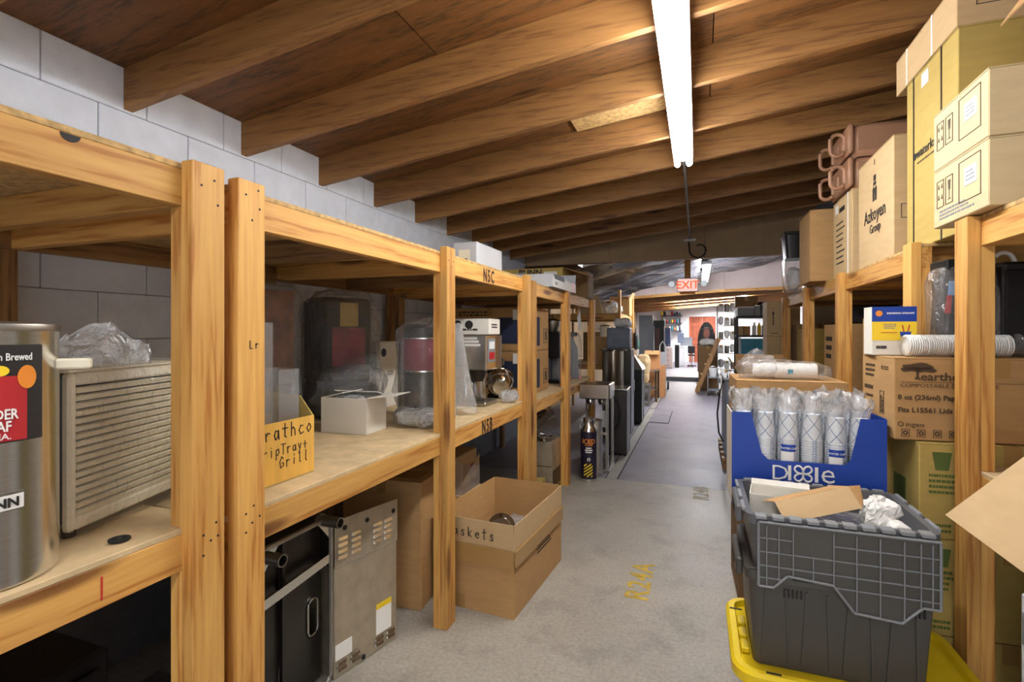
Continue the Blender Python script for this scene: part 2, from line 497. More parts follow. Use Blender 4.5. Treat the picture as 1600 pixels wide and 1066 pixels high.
STROKES = {
 'C': [[(.8, .85), (.45, 1), (.1, .6), (.12, .2), (.45, 0), (.85, .15)]], 'r': [[(.15, .6), (.2, 0)], [(.2, .4), (.45, .6), (.75, .55)]],
 'A': [[(0, 0), (.45, 1), (.85, 0)], [(.15, .4), (.75, .4)]], 'a': [[(.7, .55), (.3, .6), (.1, .3), (.3, .02), (.65, .2), (.7, .6), (.78, 0)]],
 't': [[(.4, 1), (.4, .05), (.6, 0)], [(.05, .65), (.8, .68)]], 'h': [[(.15, 1), (.15, 0)], [(.15, .45), (.45, .6), (.7, .4), (.7, 0)]],
 'c': [[(.75, .55), (.4, .62), (.12, .3), (.35, 0), (.8, .1)]], 'o': [[(.45, .6), (.1, .3), (.4, 0), (.8, .25), (.7, .55), (.45, .6)]],
 'D': [[(.15, 1), (.15, 0), (.6, .1), (.85, .5), (.6, .95), (.05, 1)]], 'i': [[(.4, .6), (.4, 0)], [(.4, .85), (.42, .9)]],
 'p': [[(.2, .6), (.15, -.4)], [(.2, .5), (.6, .62), (.75, .3), (.45, .02), (.2, .1)]], 'T': [[(.0, 1), (.9, 1)], [(.45, 1), (.42, 0)]],
 'y': [[(.1, .6), (.4, .1)], [(.75, .65), (.2, -.4)]], '+': [[(.1, .4), (.8, .42)], [(.45, .75), (.44, .05)]],
 'G': [[(.8, .8), (.45, 1), (.1, .55), (.3, .02), (.8, .15), (.8, .45), (.5, .45)]], 'l': [[(.3, 1), (.25, .1), (.5, 0)]],
 'B': [[(.15, 0), (.15, 1), (.6, .95), (.65, .65), (.2, .52), (.75, .4), (.7, .05), (.15, 0)]], 's': [[(.7, .55), (.3, .6), (.25, .38), (.65, .25), (.55, 0), (.1, .05)]],
 'k': [[(.15, 1), (.15, 0)], [(.7, .6), (.2, .3), (.75, 0)]], 'e': [[(.1, .3), (.75, .35), (.6, .6), (.2, .5), (.15, .15), (.5, 0), (.8, .1)]],
 'S': [[(.8, .85), (.4, 1), (.15, .75), (.7, .4), (.6, .05), (.1, .1)]], 'L': [[(.2, 1), (.15, 0), (.8, .03)]], 'R': [[(.1, 0), (.15, 1), (.7, .9), (.65, .55), (.15, .5), (.8, 0)]],
}
def handwriting(t, mx, u, v, s, h, m='ink', adv=.72, slope=0.0, seed=3, name='handwriting', wd=.07):
    r = random.Random(seed); g = G(); g.mx = mx
    for ch in s:
        for line in STROKES.get(ch, []):
            P = [(u + (x * .62 + r.uniform(-.02, .02)) * h, v + (y + r.uniform(-.03, .03)) * h) for x, y in line]
            for (x0, y0), (x1, y1) in zip(P, P[1:]):
                d = Vector((x1 - x0, y1 - y0)); n = Vector((-d.y, d.x)).normalized() * h * wd / 2; e = d.normalized() * h * wd * .4
                q = [Vector((x0, y0)) - e + n, Vector((x0, y0)) - e - n, Vector((x1, y1)) + e - n, Vector((x1, y1)) + e + n]
                g.hexa([(p.x, p.y, -.0003) for p in q], [(p.x, p.y, .0015) for p in q])
        u += h * adv; v += slope * h
    return g.go(name, m, t, kind='stuff')

def carton(name, label, loc, size, rz=0, m='card', cat='box', group=None, tape='tape', seam='y', flaps=True):
    """closed carton: body, two top flaps meeting in a seam, tape; base centre at loc"""
    w_, d, h = size
    t = T(name, label, cat, loc, rz, group)
    f = .004 if flaps else 0
    G().box(-w_ / 2, w_ / 2, -d / 2, d / 2, 0, h - f, .003).go('body', m, t)
    if flaps:
        for k in (-1, 1):
            if seam == 'y': G().box(k * .0015, k * w_ / 2, -d / 2, d / 2, h - f, h).go('flap', m, t)
            else: G().box(-w_ / 2, w_ / 2, k * .0015, k * d / 2, h - f, h).go('flap', m, t)
    if tape:
        g = G(); q = .025
        if seam == 'y':
            g.box(-q, q, -d / 2 - .001, d / 2 + .001, h, h + .001)
            g.box(-q, q, -d / 2 - .001, -d / 2, h - .07, h); g.box(-q, q, d / 2, d / 2 + .001, h - .07, h)
        else:
            g.box(-w_ / 2 - .001, w_ / 2 + .001, -q, q, h, h + .001)
            g.box(-w_ / 2 - .001, -w_ / 2, -q, q, h - .07, h); g.box(w_ / 2, w_ / 2 + .001, -q, q, h - .07, h)
        g.go('tape', tape, t)
    return t

def flap_piece(t, side, size, L, ang, m, th=.004, trim=0.0):
    """a flap hinged on the top edge of a side; ang 0 = straight up, positive = leaning outwards"""
    w_, d, h = size
    mx = {'-y': Matrix.Translation((0, -d / 2, h)), '+y': Matrix.Translation((0, d / 2, h)) @ Matrix.Rotation(PI, 4, 'Z'),
          '-x': Matrix.Translation((-w_ / 2, 0, h)) @ Matrix.Rotation(-PI / 2, 4, 'Z'), '+x': Matrix.Translation((w_ / 2, 0, h)) @ Matrix.Rotation(PI / 2, 4, 'Z')}[side]
    hw = (w_ if side in ('-y', '+y') else d) / 2 - .002
    g = G(); g.mx = mx @ Matrix.Rotation(ang, 4, 'X')
    g.hexa([(-hw, 0, 0), (hw, 0, 0), (hw, th, 0), (-hw, th, 0)], [(-hw + trim, 0, L), (hw - trim, 0, L), (hw - trim, th, L), (-hw + trim, th, L)])
    return g.go('flap', m, t)

def open_carton(name, label, loc, size, flaps, rz=0, m='card', inner='card_inner', cat='box', group=None):
    w_, d, h = size; k = .004
    t = T(name, label, cat, loc, rz, group)
    g = G()
    o = [(-w_ / 2, -d / 2), (w_ / 2, -d / 2), (w_ / 2, d / 2), (-w_ / 2, d / 2)]
    i = [(-w_ / 2 + k, -d / 2 + k), (w_ / 2 - k, -d / 2 + k), (w_ / 2 - k, d / 2 - k), (-w_ / 2 + k, d / 2 - k)]
    A = [g.v((*p, 0)) for p in o]; B = [g.v((*p, h)) for p in o]; Cc = [g.v((*p, h)) for p in i]; D = [g.v((*p, k)) for p in i]
    g.b.faces.new(A[::-1]); g.b.faces.new(D)
    for p, q in ((A, B), (B, Cc), (Cc, D)):
        for n in range(4): g.b.faces.new((p[n], p[(n + 1) % 4], q[(n + 1) % 4], q[n]))
    g.go('body', m, t)
    for side, L, ang in flaps: flap_piece(t, side, size, L, ang, m)
    return t

# ------------------------------------------------------------ the building
def zj(x): return 2.43 + .116 * (x + 2.37)          # underside of the sloping joists
XW, XR = -2.37, 2.40
floor = struct('floor')
G().box(-2.5, 2.6, -3.2, 5.02, -.12, 0).go('slab', 'floor_near', floor)
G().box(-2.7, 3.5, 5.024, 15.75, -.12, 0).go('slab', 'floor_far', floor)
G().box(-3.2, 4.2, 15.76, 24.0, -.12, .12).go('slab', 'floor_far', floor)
G().box(-2.7, 3.5, 15.74, 15.76, 0, .118).go('step_riser', 'grey_paint', floor)
G().box(-.855, -.745, 5.03, 13.5, 0, .003).go('patch_strip', 'floor_near', floor)
for x0, x1, y0, y1 in ((-.748, -.735, 5.03, 8.35), (-.862, -.852, 5.03, 13.5), (-.748, -.738, 9.9, 13.5), (-.735, -.43, 8.35, 8.42), (-.44, -.428, 8.42, 9.7), (-.85, -.74, 9.85, 9.9)):
    G().box(x0, x1, y0, y1, -.002, .004).go('floor_seam', 'rubber', floor)
gy = Matrix.Translation((0, 0, 0)) @ Matrix.Rotation(PI / 2, 4, 'Z')
M['stencil'] = mat('worn_yellow_stencil', '#bfa23c', rough=.7, var=.3, scale=25)
M['stencil_faint'] = mat('faint_yellow_stencil', '#a39a7c', rough=.7, var=.2, scale=25)
text(floor, Matrix.Translation((-.255, 2.80, 0)) @ gy, 0, 0, 'R24A', .125, 'stencil', eps=.0008, wide=1.05, bold=.03, name='stencil_lettering', space=1.12)
text(floor, Matrix.Translation((.09, 4.66, 0)) @ gy, 0, 0, 'R24B', .13, 'stencil_faint', eps=.0008, bold=.02, name='stencil_lettering')

ceiling = struct('ceiling')
jy = [1.499 + .61 * (k - 7) for k in range(16)]
for y in jy:
    a, b = XW, XR
    G().hexa([(a, y, zj(a)), (b, y, zj(b)), (b, y + .038, zj(b)), (a, y + .038, zj(a))],
             [(a, y, zj(a) + .18), (b, y, zj(b) + .18), (b, y + .038, zj(b) + .18), (a, y + .038, zj(a) + .18)]).go('joist', 'joist_x', ceiling)
yy = jy[0] + .019
k = 0
while yy < 7.0:
    y1 = min(yy + 1.22, 7.04)
    xs = [XW, -1.15, 1.29, XR] if k % 2 else [XW, .07, XR]
    for a, b in zip(xs, xs[1:]):
        z0, z1 = zj(a) + .181, zj(b) + .181
        G().hexa([(a + .003, yy + .003, z0), (b - .003, yy + .003, z1), (b - .003, y1 - .003, z1), (a + .003, y1 - .003, z0)],
                 [(a + .003, yy + .003, z0 + .015), (b - .003, yy + .003, z1 + .015), (b - .003, y1 - .003, z1 + .015), (a + .003, y1 - .003, z0 + .015)]).go('roof_panel', 'deck', ceiling)
    yy += 1.22; k += 1
G().box(-2.5, 2.6, -3.2, 7.05, 3.25, 3.27).go('roof_cover', 'deck', ceiling)
a, b = -.75, -.15
G().hexa([(a, 2.77, zj(a) + .165), (b, 2.77, zj(b) + .165), (b, 3.31, zj(b) + .165), (a, 3.31, zj(a) + .165)],
         [(a, 2.77, zj(a) + .18), (b, 2.77, zj(b) + .18), (b, 3.31, zj(b) + .18), (a, 3.31, zj(a) + .18)]).go('patch_board', 'osb', ceiling)

wall = struct('wall_left')
G().box(-2.50, XW - .006, -3.2, 7.1, 0, 2.75).go('mortar_bed', 'mortar', wall)
bm = None
for r in range(10):
    z0 = .62 + .2 * r
    for i in range(21):
        y0 = -1.0 + .4 * i - (.2 if r % 2 else 0)
        if y0 + .4 > 7.2: continue
        if bm is None:
            bm = G().box(0, .02, .002, .398, .002, .198, .003).go('block', 'block', wall, loc=(XW - .02, y0, z0)); me_b = bm.data
        else:
            put('block', me_b, wall, loc=(XW - .02, y0, z0))
wr = struct('wall_right')
G().box(XR, 2.5, -3.2, 7.1, 0, 3.25).go('face', 'block', wr)

hd = struct('wall_header')
xs = [-2.5, -1.14, .09, .78, 2.5]
for a, b in zip(xs, xs[1:]):
    G().box(a + .002, b - .002, 7.02, 7.05, 2.412, 3.4).go('panel', 'panel_dark', hd)
G().box(-2.5, 2.5, 7.05, 7.12, 2.412, 2.6).go('beam', 'old_x', hd)

# second room: black sheeting under its roof, pink header, far white wall
def zs(x): return max(2.05, 2.66 + .20 * x)
g = G()
g.sheet(lambda u, v: (-2.6 + 5.4 * u, 7.06 + 4.87 * v, zs(-2.6 + 5.4 * u) + .10 * noise.noise((u * 5, v * 9, 2)) + .05 * noise.noise((u * 14, v * 26, 5)) - .10 * abs(math.sin(v * PI * 4)) * .6), 60, 60)
sh = g.go('ceiling_sheeting', 'sheet_black', None, smooth='all'); sh['kind'] = 'structure'
w2 = struct('wall_left_rear')
G().box(-2.7, -2.6, 7.1, 24, 0, 3.0).go('face', 'panel_dark', w2)
wp = struct('wall_added_backdrop')
G().box(1.25, 2.5, 7.06, 7.11, 0, 2.41).go('panel', 'panel_dark', wp)  # added panel, keeps the gap behind the far shelving dark
w3 = struct('wall_right_rear')
G().box(3.4, 3.5, 7.1, 24, 0, 3.4).go('face', 'white_paint', w3)
G().box(2.5, 3.5, 7.05, 7.12, 0, 3.4).go('return_face', 'panel_dark', w3)
c2 = struct('ceiling_rear')
G().box(-2.8, 3.6, 7.0, 24.2, 3.3, 3.35).go('roof_cover', 'joist_x', c2)
for i in range(19):
    y = 12.35 + .61 * i
    G().hexa([(-2.6, y, 2.33), (3.4, y, 2.72), (3.4, y + .05, 2.72), (-2.6, y + .05, 2.33)], [(-2.6, y, 2.60), (3.4, y, 2.99), (3.4, y + .05, 2.99), (-2.6, y + .05, 2.60)]).go('joist', 'joist_x', c2)
h2 = struct('wall_header_rear')
for a, b in ((-2.6, -.9), (-.9, .55), (.55, 1.75), (1.75, 3.4)):
    f = lambda x: 2.36 + .06 * min(x, .4) + .02 * max(0, x - .4)
    G().hexa([(a + .003, 12.0, f(a)), (b - .003, 12.0, f(b)), (b - .003, 12.03, f(b)), (a + .003, 12.03, f(a))], [(a + .003, 12.0, 3.3), (b - .003, 12.0, 3.3), (b - .003, 12.03, 3.3), (a + .003, 12.03, 3.3)]).go('panel', 'panel_pink', h2)
    G().hexa([(a, 11.95, f(a) - .06), (b, 11.95, f(b) - .06), (b, 12.06, f(b) - .06), (a, 12.06, f(a) - .06)], [(a, 11.95, f(a)), (b, 11.95, f(b)), (b, 12.06, f(b)), (a, 12.06, f(a))]).go('beam', 'pine_x', h2)
wb = struct('wall_back')
G().box(-3.2, -.42, 23.6, 23.75, .12, 3.3).go('face', 'white_paint', wb)
G().box(.80, 4.2, 23.6, 23.75, .12, 3.3).go('face', 'white_paint', wb)
G().box(-.42, .80, 23.6, 23.75, 2.20, 3.3).go('face', 'white_paint', wb)
d1 = struct('door_1')
for a in (-.42, .74): G().box(a, a + .06, 23.56, 23.7, .12, 2.2).go('jamb', 'white_paint', d1)
G().box(-.36, .74, 23.56, 23.7, 2.14, 2.2).go('head_jamb', 'white_paint', d1)
for a, b in ((-.36, .19), (.19, .74)):
    G().box(a + .003, b - .003, 23.64, 23.68, .13, 2.13).go('leaf', 'door_wood', d1)
    for z0, z1 in ((.3, .95), (1.1, 1.75), (1.85, 2.05)):
        G().box(a + .1, b - .1, 23.625, 23.64, z0, z1, .006).go('leaf_panel', 'door_wood', d1)
tr = struct('trim_1')
G().box(-.52, .90, 23.54, 23.6, 2.2, 2.28).go('board', 'white_paint', tr)

# ------------------------------------------------------------ lamps
def fixture(label, x, y0, y1, z, tubes='tubes_near', along='y', group=None):
    t = T('fluorescent_light', label, 'ceiling light', (x, (y0 + y1) / 2, z), 0 if along == 'y' else PI / 2, group)
    L = (y1 - y0) / 2
    G().box(-.062, .062, -L, L, .035, .085, .004).go('housing', 'white_paint', t)
    g = G(); g.prism([(-.03, .034), (.03, .034), (.012, .012), (-.012, .012)], 'y', -L + .03, L - .03); g.go('reflector', 'white_paint', t)
    for s in (-1, 1):
        G().lathe([(.001, -L), (.019, -L + .006), (.019, L - .006), (.001, L)], (s * .038, 0, 0), 14, 'y').go('tube', tubes, t, smooth=True)
    for e in (-1, 1):
        for s in (-1, 1):
            G().box(s * .038 - .015, s * .038 + .015, e * (L - .03) - .012, e * (L - .03) + .012, .018, .036).go('socket', 'white_paint', t)
    return t
ft = fixture('long twin-tube fluorescent light under the joists above the near aisle', -.09, 1.18, 3.62, 2.588)
fixture('unseen twin-tube fluorescent fill light over the aisle behind the viewpoint', -.09, -2.7, -.26, 2.588)  # unseen fixture, put behind the camera to fill the near aisle
fixture('twin-tube fluorescent light under the black sheeting past the exit sign', .14, 8.7, 11.2, 2.5, 'tubes_far')
for i, (y, x) in enumerate(((17.66, .3), (19.49, .3), (21.32, .3), (22.54, .3))):
    fixture(('first fluorescent light between the dark joists of the far room', 'second fluorescent light between the dark joists of the far room', 'third fluorescent light between the dark joists of the far room', 'last fluorescent light between the dark joists before the white far wall')[i], x, y - 1.2, y + 1.2, 2.62, 'tubes_rear', 'x')
g = G(); g.tube([(-.09, 3.63, 2.64), (-.09, 4.2, 2.668), (-.095, 6.9, 2.672), (-.095, 6.98, 2.668)], .011, 8)
t = T('conduit', 'thin grey metal conduit running from the long light to the header panel', 'conduit', (-.09, 3.63, 2.64))
g.o = Vector((0, 0, 0))
o = g.go('pipe', 'grey_paint', t, smooth=True); o.location = (.09, -3.63, -2.64)
g = G((-.09, 3.63, 2.64)); g.box(-.17, -.02, 6.985, 7.018, 2.64, 2.665, .003); g.go('bracket', 'white_paint', t)
g = G(); pts = [(-.11, 6.97, 2.625)]
for k_ in range(22):
    a = PI * .9 + k_ / 21 * 1.75 * PI
    rr = .12 - .0028 * k_
    pts.append((.015 + rr * math.cos(a), 6.975, 2.515 + rr * math.sin(a) * 1.0))
g.tube(pts, .009, 8)
tag(g.go('cable', 'rubber', None, smooth=True), 'black cable end curled below the conduit on the header panel', 'cable')

ex = T('exit_sign', 'lit red and white exit sign with two emergency lamp heads on a wooden drop post', 'sign', (-.145, 8.3, 2.07))
G().box(-.155, .155, -.03, .03, 0, .215, .006).go('housing', 'white_paint', ex)
fm = face_mx((.31, .06, .215), '-y')
plate(ex, fm, .012, .012, .298, .203, 'exit_face', 'lit_face', eps=.001, th=.002)
text(ex, fm, .155, .055, 'EXIT', .115, 'exit_red', eps=.0045, align='CENTER', bold=.02)
G().box(-.11, .11, -.045, .045, -.03, 0, .004).go('base_bar', 'orange', ex)
for s in (-1, 1):
    G().tube([(s * .155, 0, .13), (s * .20, 0, .12)], .014).go('lamp_arm', 'white_paint', ex, smooth=True)
    lh = G().lathe([(.02, .05), (.05, .0), (.055, -.05), (.001, -.055)], (s * .235, 0, .125), 16, 'y').go('lamp_head', 'white_paint', ex, smooth=True)
    G().lathe([(.001, -.058), (.045, -.057)], (s * .235, 0, .125), 16, 'y', cap=False).go('lens', 'lens', lh)  # glowing disc brightens a head that would otherwise be dark
G().box(-.045, .045, -.02, .02, .215, .60).go('drop_post', 'pine_z', ex)
# ------------------------------------------------------------ timber shelving
def shelving(name, label, loc, s, posts, levels, depth=1.19, H=1.85, back=True, joistmid=True):
    """front face at x = loc.x, aisle on the -s side; posts: list of y starts (world) of 2x4 posts; levels: top heights of the boards"""
    t = T(name, label, 'shelving', loc, 0, 'timber shelving units')
    xf = loc[0]; X = lambda d: xf + s * d
    g0 = lambda: G(loc)
    y0, y1 = posts[0], posts[-1] + .089
    for ip, p in enumerate(posts):
        g0().box(X(0), X(.038), p, p + .089, 0, H - R.uniform(0, .012), .002).go('post', 'pine_z', t)
        prev = 0
        for L in levels:
            top = L - .015 - .089
            g0().box(X(.038), X(.076), p + .001, p + .088, prev, top, .002).go('post_block', 'pine_z', t)
            prev = L
        if back and ip != 9:
            g0().box(X(depth), X(depth - .038), p, p + .089, 0, H - .02, .002).go('back_post', 'old_z', t)
    for L in levels:
        zt = L - .015; zb = zt - .089
        a, b = y0 + .002, y1 - .002
        cuts = [a] + [p + .0445 for p in posts[1:-1]] + [b]
        for c0, c1 in zip(cuts, cuts[1:]):
            g0().box(X(.0385), X(.076), c0 + .0006, c1 - .0006, zb, zt, .0015).go('front_beam', 'pine_y', t)
        g0().box(X(depth - .0385), X(depth - .076), a, b, zb, zt, .0015).go('rear_beam', 'old_y', t)
        for p in posts:
            e = p if p == posts[-1] else p + .051
            g0().box(X(.0765), X(depth - .0765), e, e + .038, zb, zt - .0005, .0015).go('cross_beam', 'pine_x', t)
        if joistmid:
            for p, q in zip(posts, posts[1:]):
                m = (p + q) / 2 + .04
                if q - p > .9: g0().box(X(.0765), X(depth - .0765), m, m + .038, zb, zt - .0005, .0015).go('cross_beam', 'old_x', t)
        for i, (c0, c1) in enumerate(zip([y0] + posts[1:-1], posts[1:-1] + [y1])):
            lo = c0 if i == 0 else c0 + .045; hi = c1 if c1 == y1 else c1 + .044
            g0().box(X(.039), X(depth - .04), lo + .001, hi - .001, zt, L, .002).go('shelf_board', 'shelf' if L < 1.5 else 'osb', t)
    return t

XL, XRS = -1.14, .85
uA = shelving('timber_shelving', 'nearest timber shelving unit along the block wall, holding the tea urn', (XL, -.343, 0), -1, [-.343, .876], [.972, 1.862], H=1.868)
uB = shelving('timber_shelving', 'three-post timber shelving unit stencilled with black rack numbers', (XL, 1.005, 0), -1, [1.005, 2.192, 3.425], [.955, 1.846], H=1.868)
uC = shelving('timber_shelving', 'weathered timber shelving unit beyond the stencilled one, under the torn white carton', (XL, 3.56, 0), -1, [3.56, 4.64, 5.885], [.925, 1.832], H=1.836)
uD = shelving('timber_shelving', 'tall-post timber shelving unit farthest along the block wall side, behind the steel cylinder', (XL, 8.06, 0), -1, [8.06, 9.77], [.95, 1.75], H=2.12)
def stencil(t, loc, y, z, s, h):
    text(t, Matrix.Translation((XL - .0382 - loc[0], y - loc[1], z - loc[2])) @ Matrix(((0, 0, 1, 0), (1, 0, 0, 0), (0, 1, 0, 0), (0, 0, 0, 1))), 0, 0, s, h, 'ink', eps=.0012, bold=.035, space=1.35, wide=.68, name='stencil_lettering')
stencil(uB, (XL, 1.005, 0), 2.72, 1.750, 'N5C', .074)
stencil(uB, (XL, 1.005, 0), 2.70, .858, 'N5B', .074)
uE = shelving('timber_shelving', 'timber shelving unit across the aisle carrying the tall tan cartons, seen past the near post', (XRS, 2.60, 0), 1, [2.60, 3.77, 4.88, 6.05], [.93, 1.825], H=1.832)
uF = shelving('timber_shelving', 'nearest timber shelving unit across the aisle, under two stacked white cartons', (XRS, -.3, 0), 1, [-.3, .95, 2.122], [.985, 1.842], H=1.846)

def dots(t, loc, pts, r, m='rubber', name='nail_head'):
    g = G()
    for x, y, z in pts: g.cyl((XL - loc[0] - .0004, y - loc[1], z - loc[2]), r, .0012, 8, 'x')
    g.go(name, m, t, kind='stuff')
dots(uA, (XL, -.343, 0), [(0, .90, 1.81), (0, .935, 1.83), (0, .945, 1.77), (0, .905, .95), (0, .94, .97), (0, .925, .93), (0, .905, .90), (0, .945, .935)], .0032)
dots(uB, (XL, 1.005, 0), [(0, 1.03, 1.82), (0, 1.07, 1.84), (0, 1.075, 1.79), (0, 1.05, 1.755), (0, 1.03, .96), (0, 1.055, .975), (0, 1.075, .94), (0, 1.05, .93), (0, 1.03, .91), (0, 2.21, 1.80), (0, 2.24, 1.77), (0, 2.26, 1.80)], .0032)
g = G(); g.prism([(.645 + .343 + .018 * math.cos(a), 1.8455 + .015 * math.sin(a)) for a in [PI + PI * i / 10 for i in range(11)]], 'x', -.0385, -.0372); g.go('knot_hole', 'rubber', uA)
handwriting(uB, Matrix.Translation((.0003, 0, 0)) @ Matrix(((0, 0, 1, 0), (1, 0, 0, 0), (0, 1, 0, 0), (0, 0, 0, 1))), .035, 1.405, 'Lr', .022, 'ink', adv=.9, seed=7)
g = G(); g.box(-.0378, -.0368, .70 + .343, .703 + .343, .885, .935); g.go('red_mark', 'red', uA)
# ------------------------------------------------------------ left shelving: nearest bay
ZA, ZB, ZC = .9735, .9565, .9265
def crumple(t, c, size, seed, m='film', amp=.08, freq=9, power=.45, gather=0, name='plastic_bag', nu=40, nv=26):
    g = G().blob(c, size, seed, amp, freq, power, nu, nv, gather)
    for v in g.b.verts: v.co.z = max(v.co.z, .0015 + .0004 * (v.index % 3))
    return g.go(name, m, t)

# tea urn, turned so that its print faces the aisle end
t = T('tea_urn', 'stainless iced tea urn with a red tea print on the nearest shelf', 'tea urn', (-1.31, .567, ZA), math.atan2(-.567, 1.31) + .0)
r = .115
G().lathe([(r - .004, 0), (r, .004), (r, .478), (r + .003, .482), (r - .006, .484)], seg=48).go('body', 'steel', t, smooth=True)
G().lathe([(r + .004, .478), (r + .005, .484), (r + .003, .492), (.09, .497), (.001, .499)], seg=48).go('lid', 'steel_h', t, smooth=True)
def wrap(t, r, a0, a1, z0, z1, m, name, seg=20, th=.0012):
    return G().lathe([(r + th * .3, z0), (r + th, z0), (r + th, z1), (r + th * .3, z1)], seg=seg, a0=a0, a1=a1, cap=False).go(name, m, t, smooth=True)
wrap(t, r, -.72, .80, .272, .452, 'ink', 'print_panel')
def bend(o, r, a=0.0, k=1.0):
    for v in o.data.vertices:
        y, z, d = v.co.y, v.co.z, v.co.x
        th = a + y / r
        v.co = ((r + d) * math.cos(th), (r + d) * math.sin(th), z)
    return o
YZ = Matrix(((0, 0, 1, 0), (1, 0, 0, 0), (0, 1, 0, 0), (0, 0, 0, 1)))     # text plane facing +x, reading along +y
def btext(t, r, a, z, s, h, m, eps=.003, wide=1.0, **kw):
    me = text_mesh(s, h, **kw); me.materials.append(M[m])
    b2 = bmesh.new(); b2.from_mesh(me)
    bmesh.ops.subdivide_edges(b2, edges=[e for e in b2.edges if e.calc_length() > .012], cuts=2)
    b2.to_mesh(me); b2.free()
    me.transform(Matrix.Translation((eps, 0, z)) @ YZ @ Matrix.Diagonal((wide, 1, 1, 1)))
    return bend(put('lettering', me, t), r, a)
btext(t, r, .62, .424, 'Fresh Brewed', .0135, 'paper', wide=.66, align='RIGHT', bold=.02)
btext(t, r, .42, .316, 'TENDER', .0185, 'paper', wide=.66, eps=.0045, align='RIGHT', bold=.03)
btext(t, r, .34, .294, 'LEAF', .0185, 'paper', wide=.66, eps=.0045, align='RIGHT', bold=.03)
btext(t, r, .34, .279, 'TEA.', .011, 'paper', eps=.0045, align='RIGHT', bold=.02)
wrap(t, r + .0008, -.35, .55, .275, .395, 'red', 'printed_glass')
g = G()
def patch(r, a, z, ra, rz, m, name, n=20):
    g = G(); c = [(a + ra * math.cos(2 * PI * i / n), z + rz * math.sin(2 * PI * i / n)) for i in range(n)]
    P = lambda q, d: ((r + d) * math.cos(q[0]), (r + d) * math.sin(q[0]), q[1])
    g.hexa([P(q, .0018) for q in c], [P(q, .0032) for q in c]); return g.go(name, m, t)
patch(r, .55, .392, .13, .022, 'orange', 'printed_orange_slice')
patch(r, .2, .405, .12, .010, 'yellow', 'printed_lemon')
G().tube([(r, 0, .245), (r + .045, 0, .245)], .011, 14).lathe([(.014, 0), (.018, .003), (.018, .022), (.012, .024)], (r + .03, 0, .245), 16, 'x').go('faucet', 'chrome', t, smooth=True)
wrap(t, r, .05, .52, .145, .178, 'steel_h', 'badge_rim', th=.002)
wrap(t, r, -.4, .50, .148, .175, 'paper', 'badge', th=.0028)
btext(t, r, .44, .1535, 'BUNN', .0165, 'ink', eps=.0042, wide=.95, align='RIGHT', bold=.05)
g = G(); g.mx = Matrix.Rotation(1.25, 4, 'Z'); g.box(r - .003, r + .055, -.012, .012, .40, .422, .004); g.go('side_handle', 'beige_plastic', t)

# louvred grille unit under a plastic bag
an = math.atan2(.104, .311)
t = T('louvred_grille_unit', 'cream louvred grille panel unit in a clear plastic bag on the nearest shelf', 'appliance', (-1.339, .731, ZA), an)
W, H = .415, .365; z0 = .018
G().box(-.26, -.02, .02, W, z0 + .01, z0 + H - .01, .006).go('body', 'black_metal', t)
g = G(); g.box(-.022, 0, 0, .022, z0, z0 + H, .006); g.box(-.022, 0, W - .02, W, z0, z0 + H, .006); g.box(-.022, 0, .02, W - .02, z0, z0 + .03, .005); g.box(-.022, 0, .02, W - .02, z0 + H - .03, z0 + H, .005)
g.go('front_frame', 'beige_plastic', t)
for i in range(17):
    z = z0 + .034 + i * .0178
    G().hexa([(-.020, .022, z), (-.004, .022, z - .003), (-.004, W - .02, z - .003), (-.020, W - .02, z)], [(-.020, .022, z + .011), (.001, .022, z + .008), (.001, W - .02, z + .008), (-.020, W - .02, z + .011)]).go('slat', 'beige_plastic', t)
G().box(-.262, .002, -.002, W, z0 + H, z0 + H + .006, .002).go('top', 'beige_plastic', t)
for x, y in ((-.03, .03), (-.03, W - .03), (-.23, .03), (-.23, W - .03)): G().cyl((x, y, 0), .014, z0, 12).go('foot', 'rubber', t)
crumple(t, (-.12, W / 2, z0 + H * .5), (.33, W + .05, H + .04), 3, 'film_thin', .03, 8, .3)
crumple(t, (-.09, .19, z0 + H + .025), (.13, .30, .11), 9, 'film_milky', .22, 16, .8, .03, 'bag_top')
t = tag(G().lathe([(.011, .001), (.021, .001), (.022, .005), (.013, .007), (.011, .001)], (-1.24, .775, ZA), 20, cap=False).go('washer', 'rubber', None, smooth=True), 'small black rubber washer ring on the nearest shelf board before the cream grille', 'washer')
# things behind the urn
t = carton('parts_carton', 'brown carton wrapped in plastic on the nearest shelf, behind the tea urn', (-1.90, .60, ZA), (.36, .34, .44), 0, 'card_dark')
crumple(t, (0, .02, .25), (.42, .44, .5), 12, 'film', .06, 8, .35)
G().tube([(.16, .08, .46), (.17, .2, .47), (.15, .3, .455)], .008).go('bag_tie', 'paper', t, smooth=True)
t = carton('parts_carton', 'low dark carton standing deep on the nearest shelf behind the cream grille', (-2.12, 1.02, ZA), (.30, .22, .33), 0, 'card_dark')

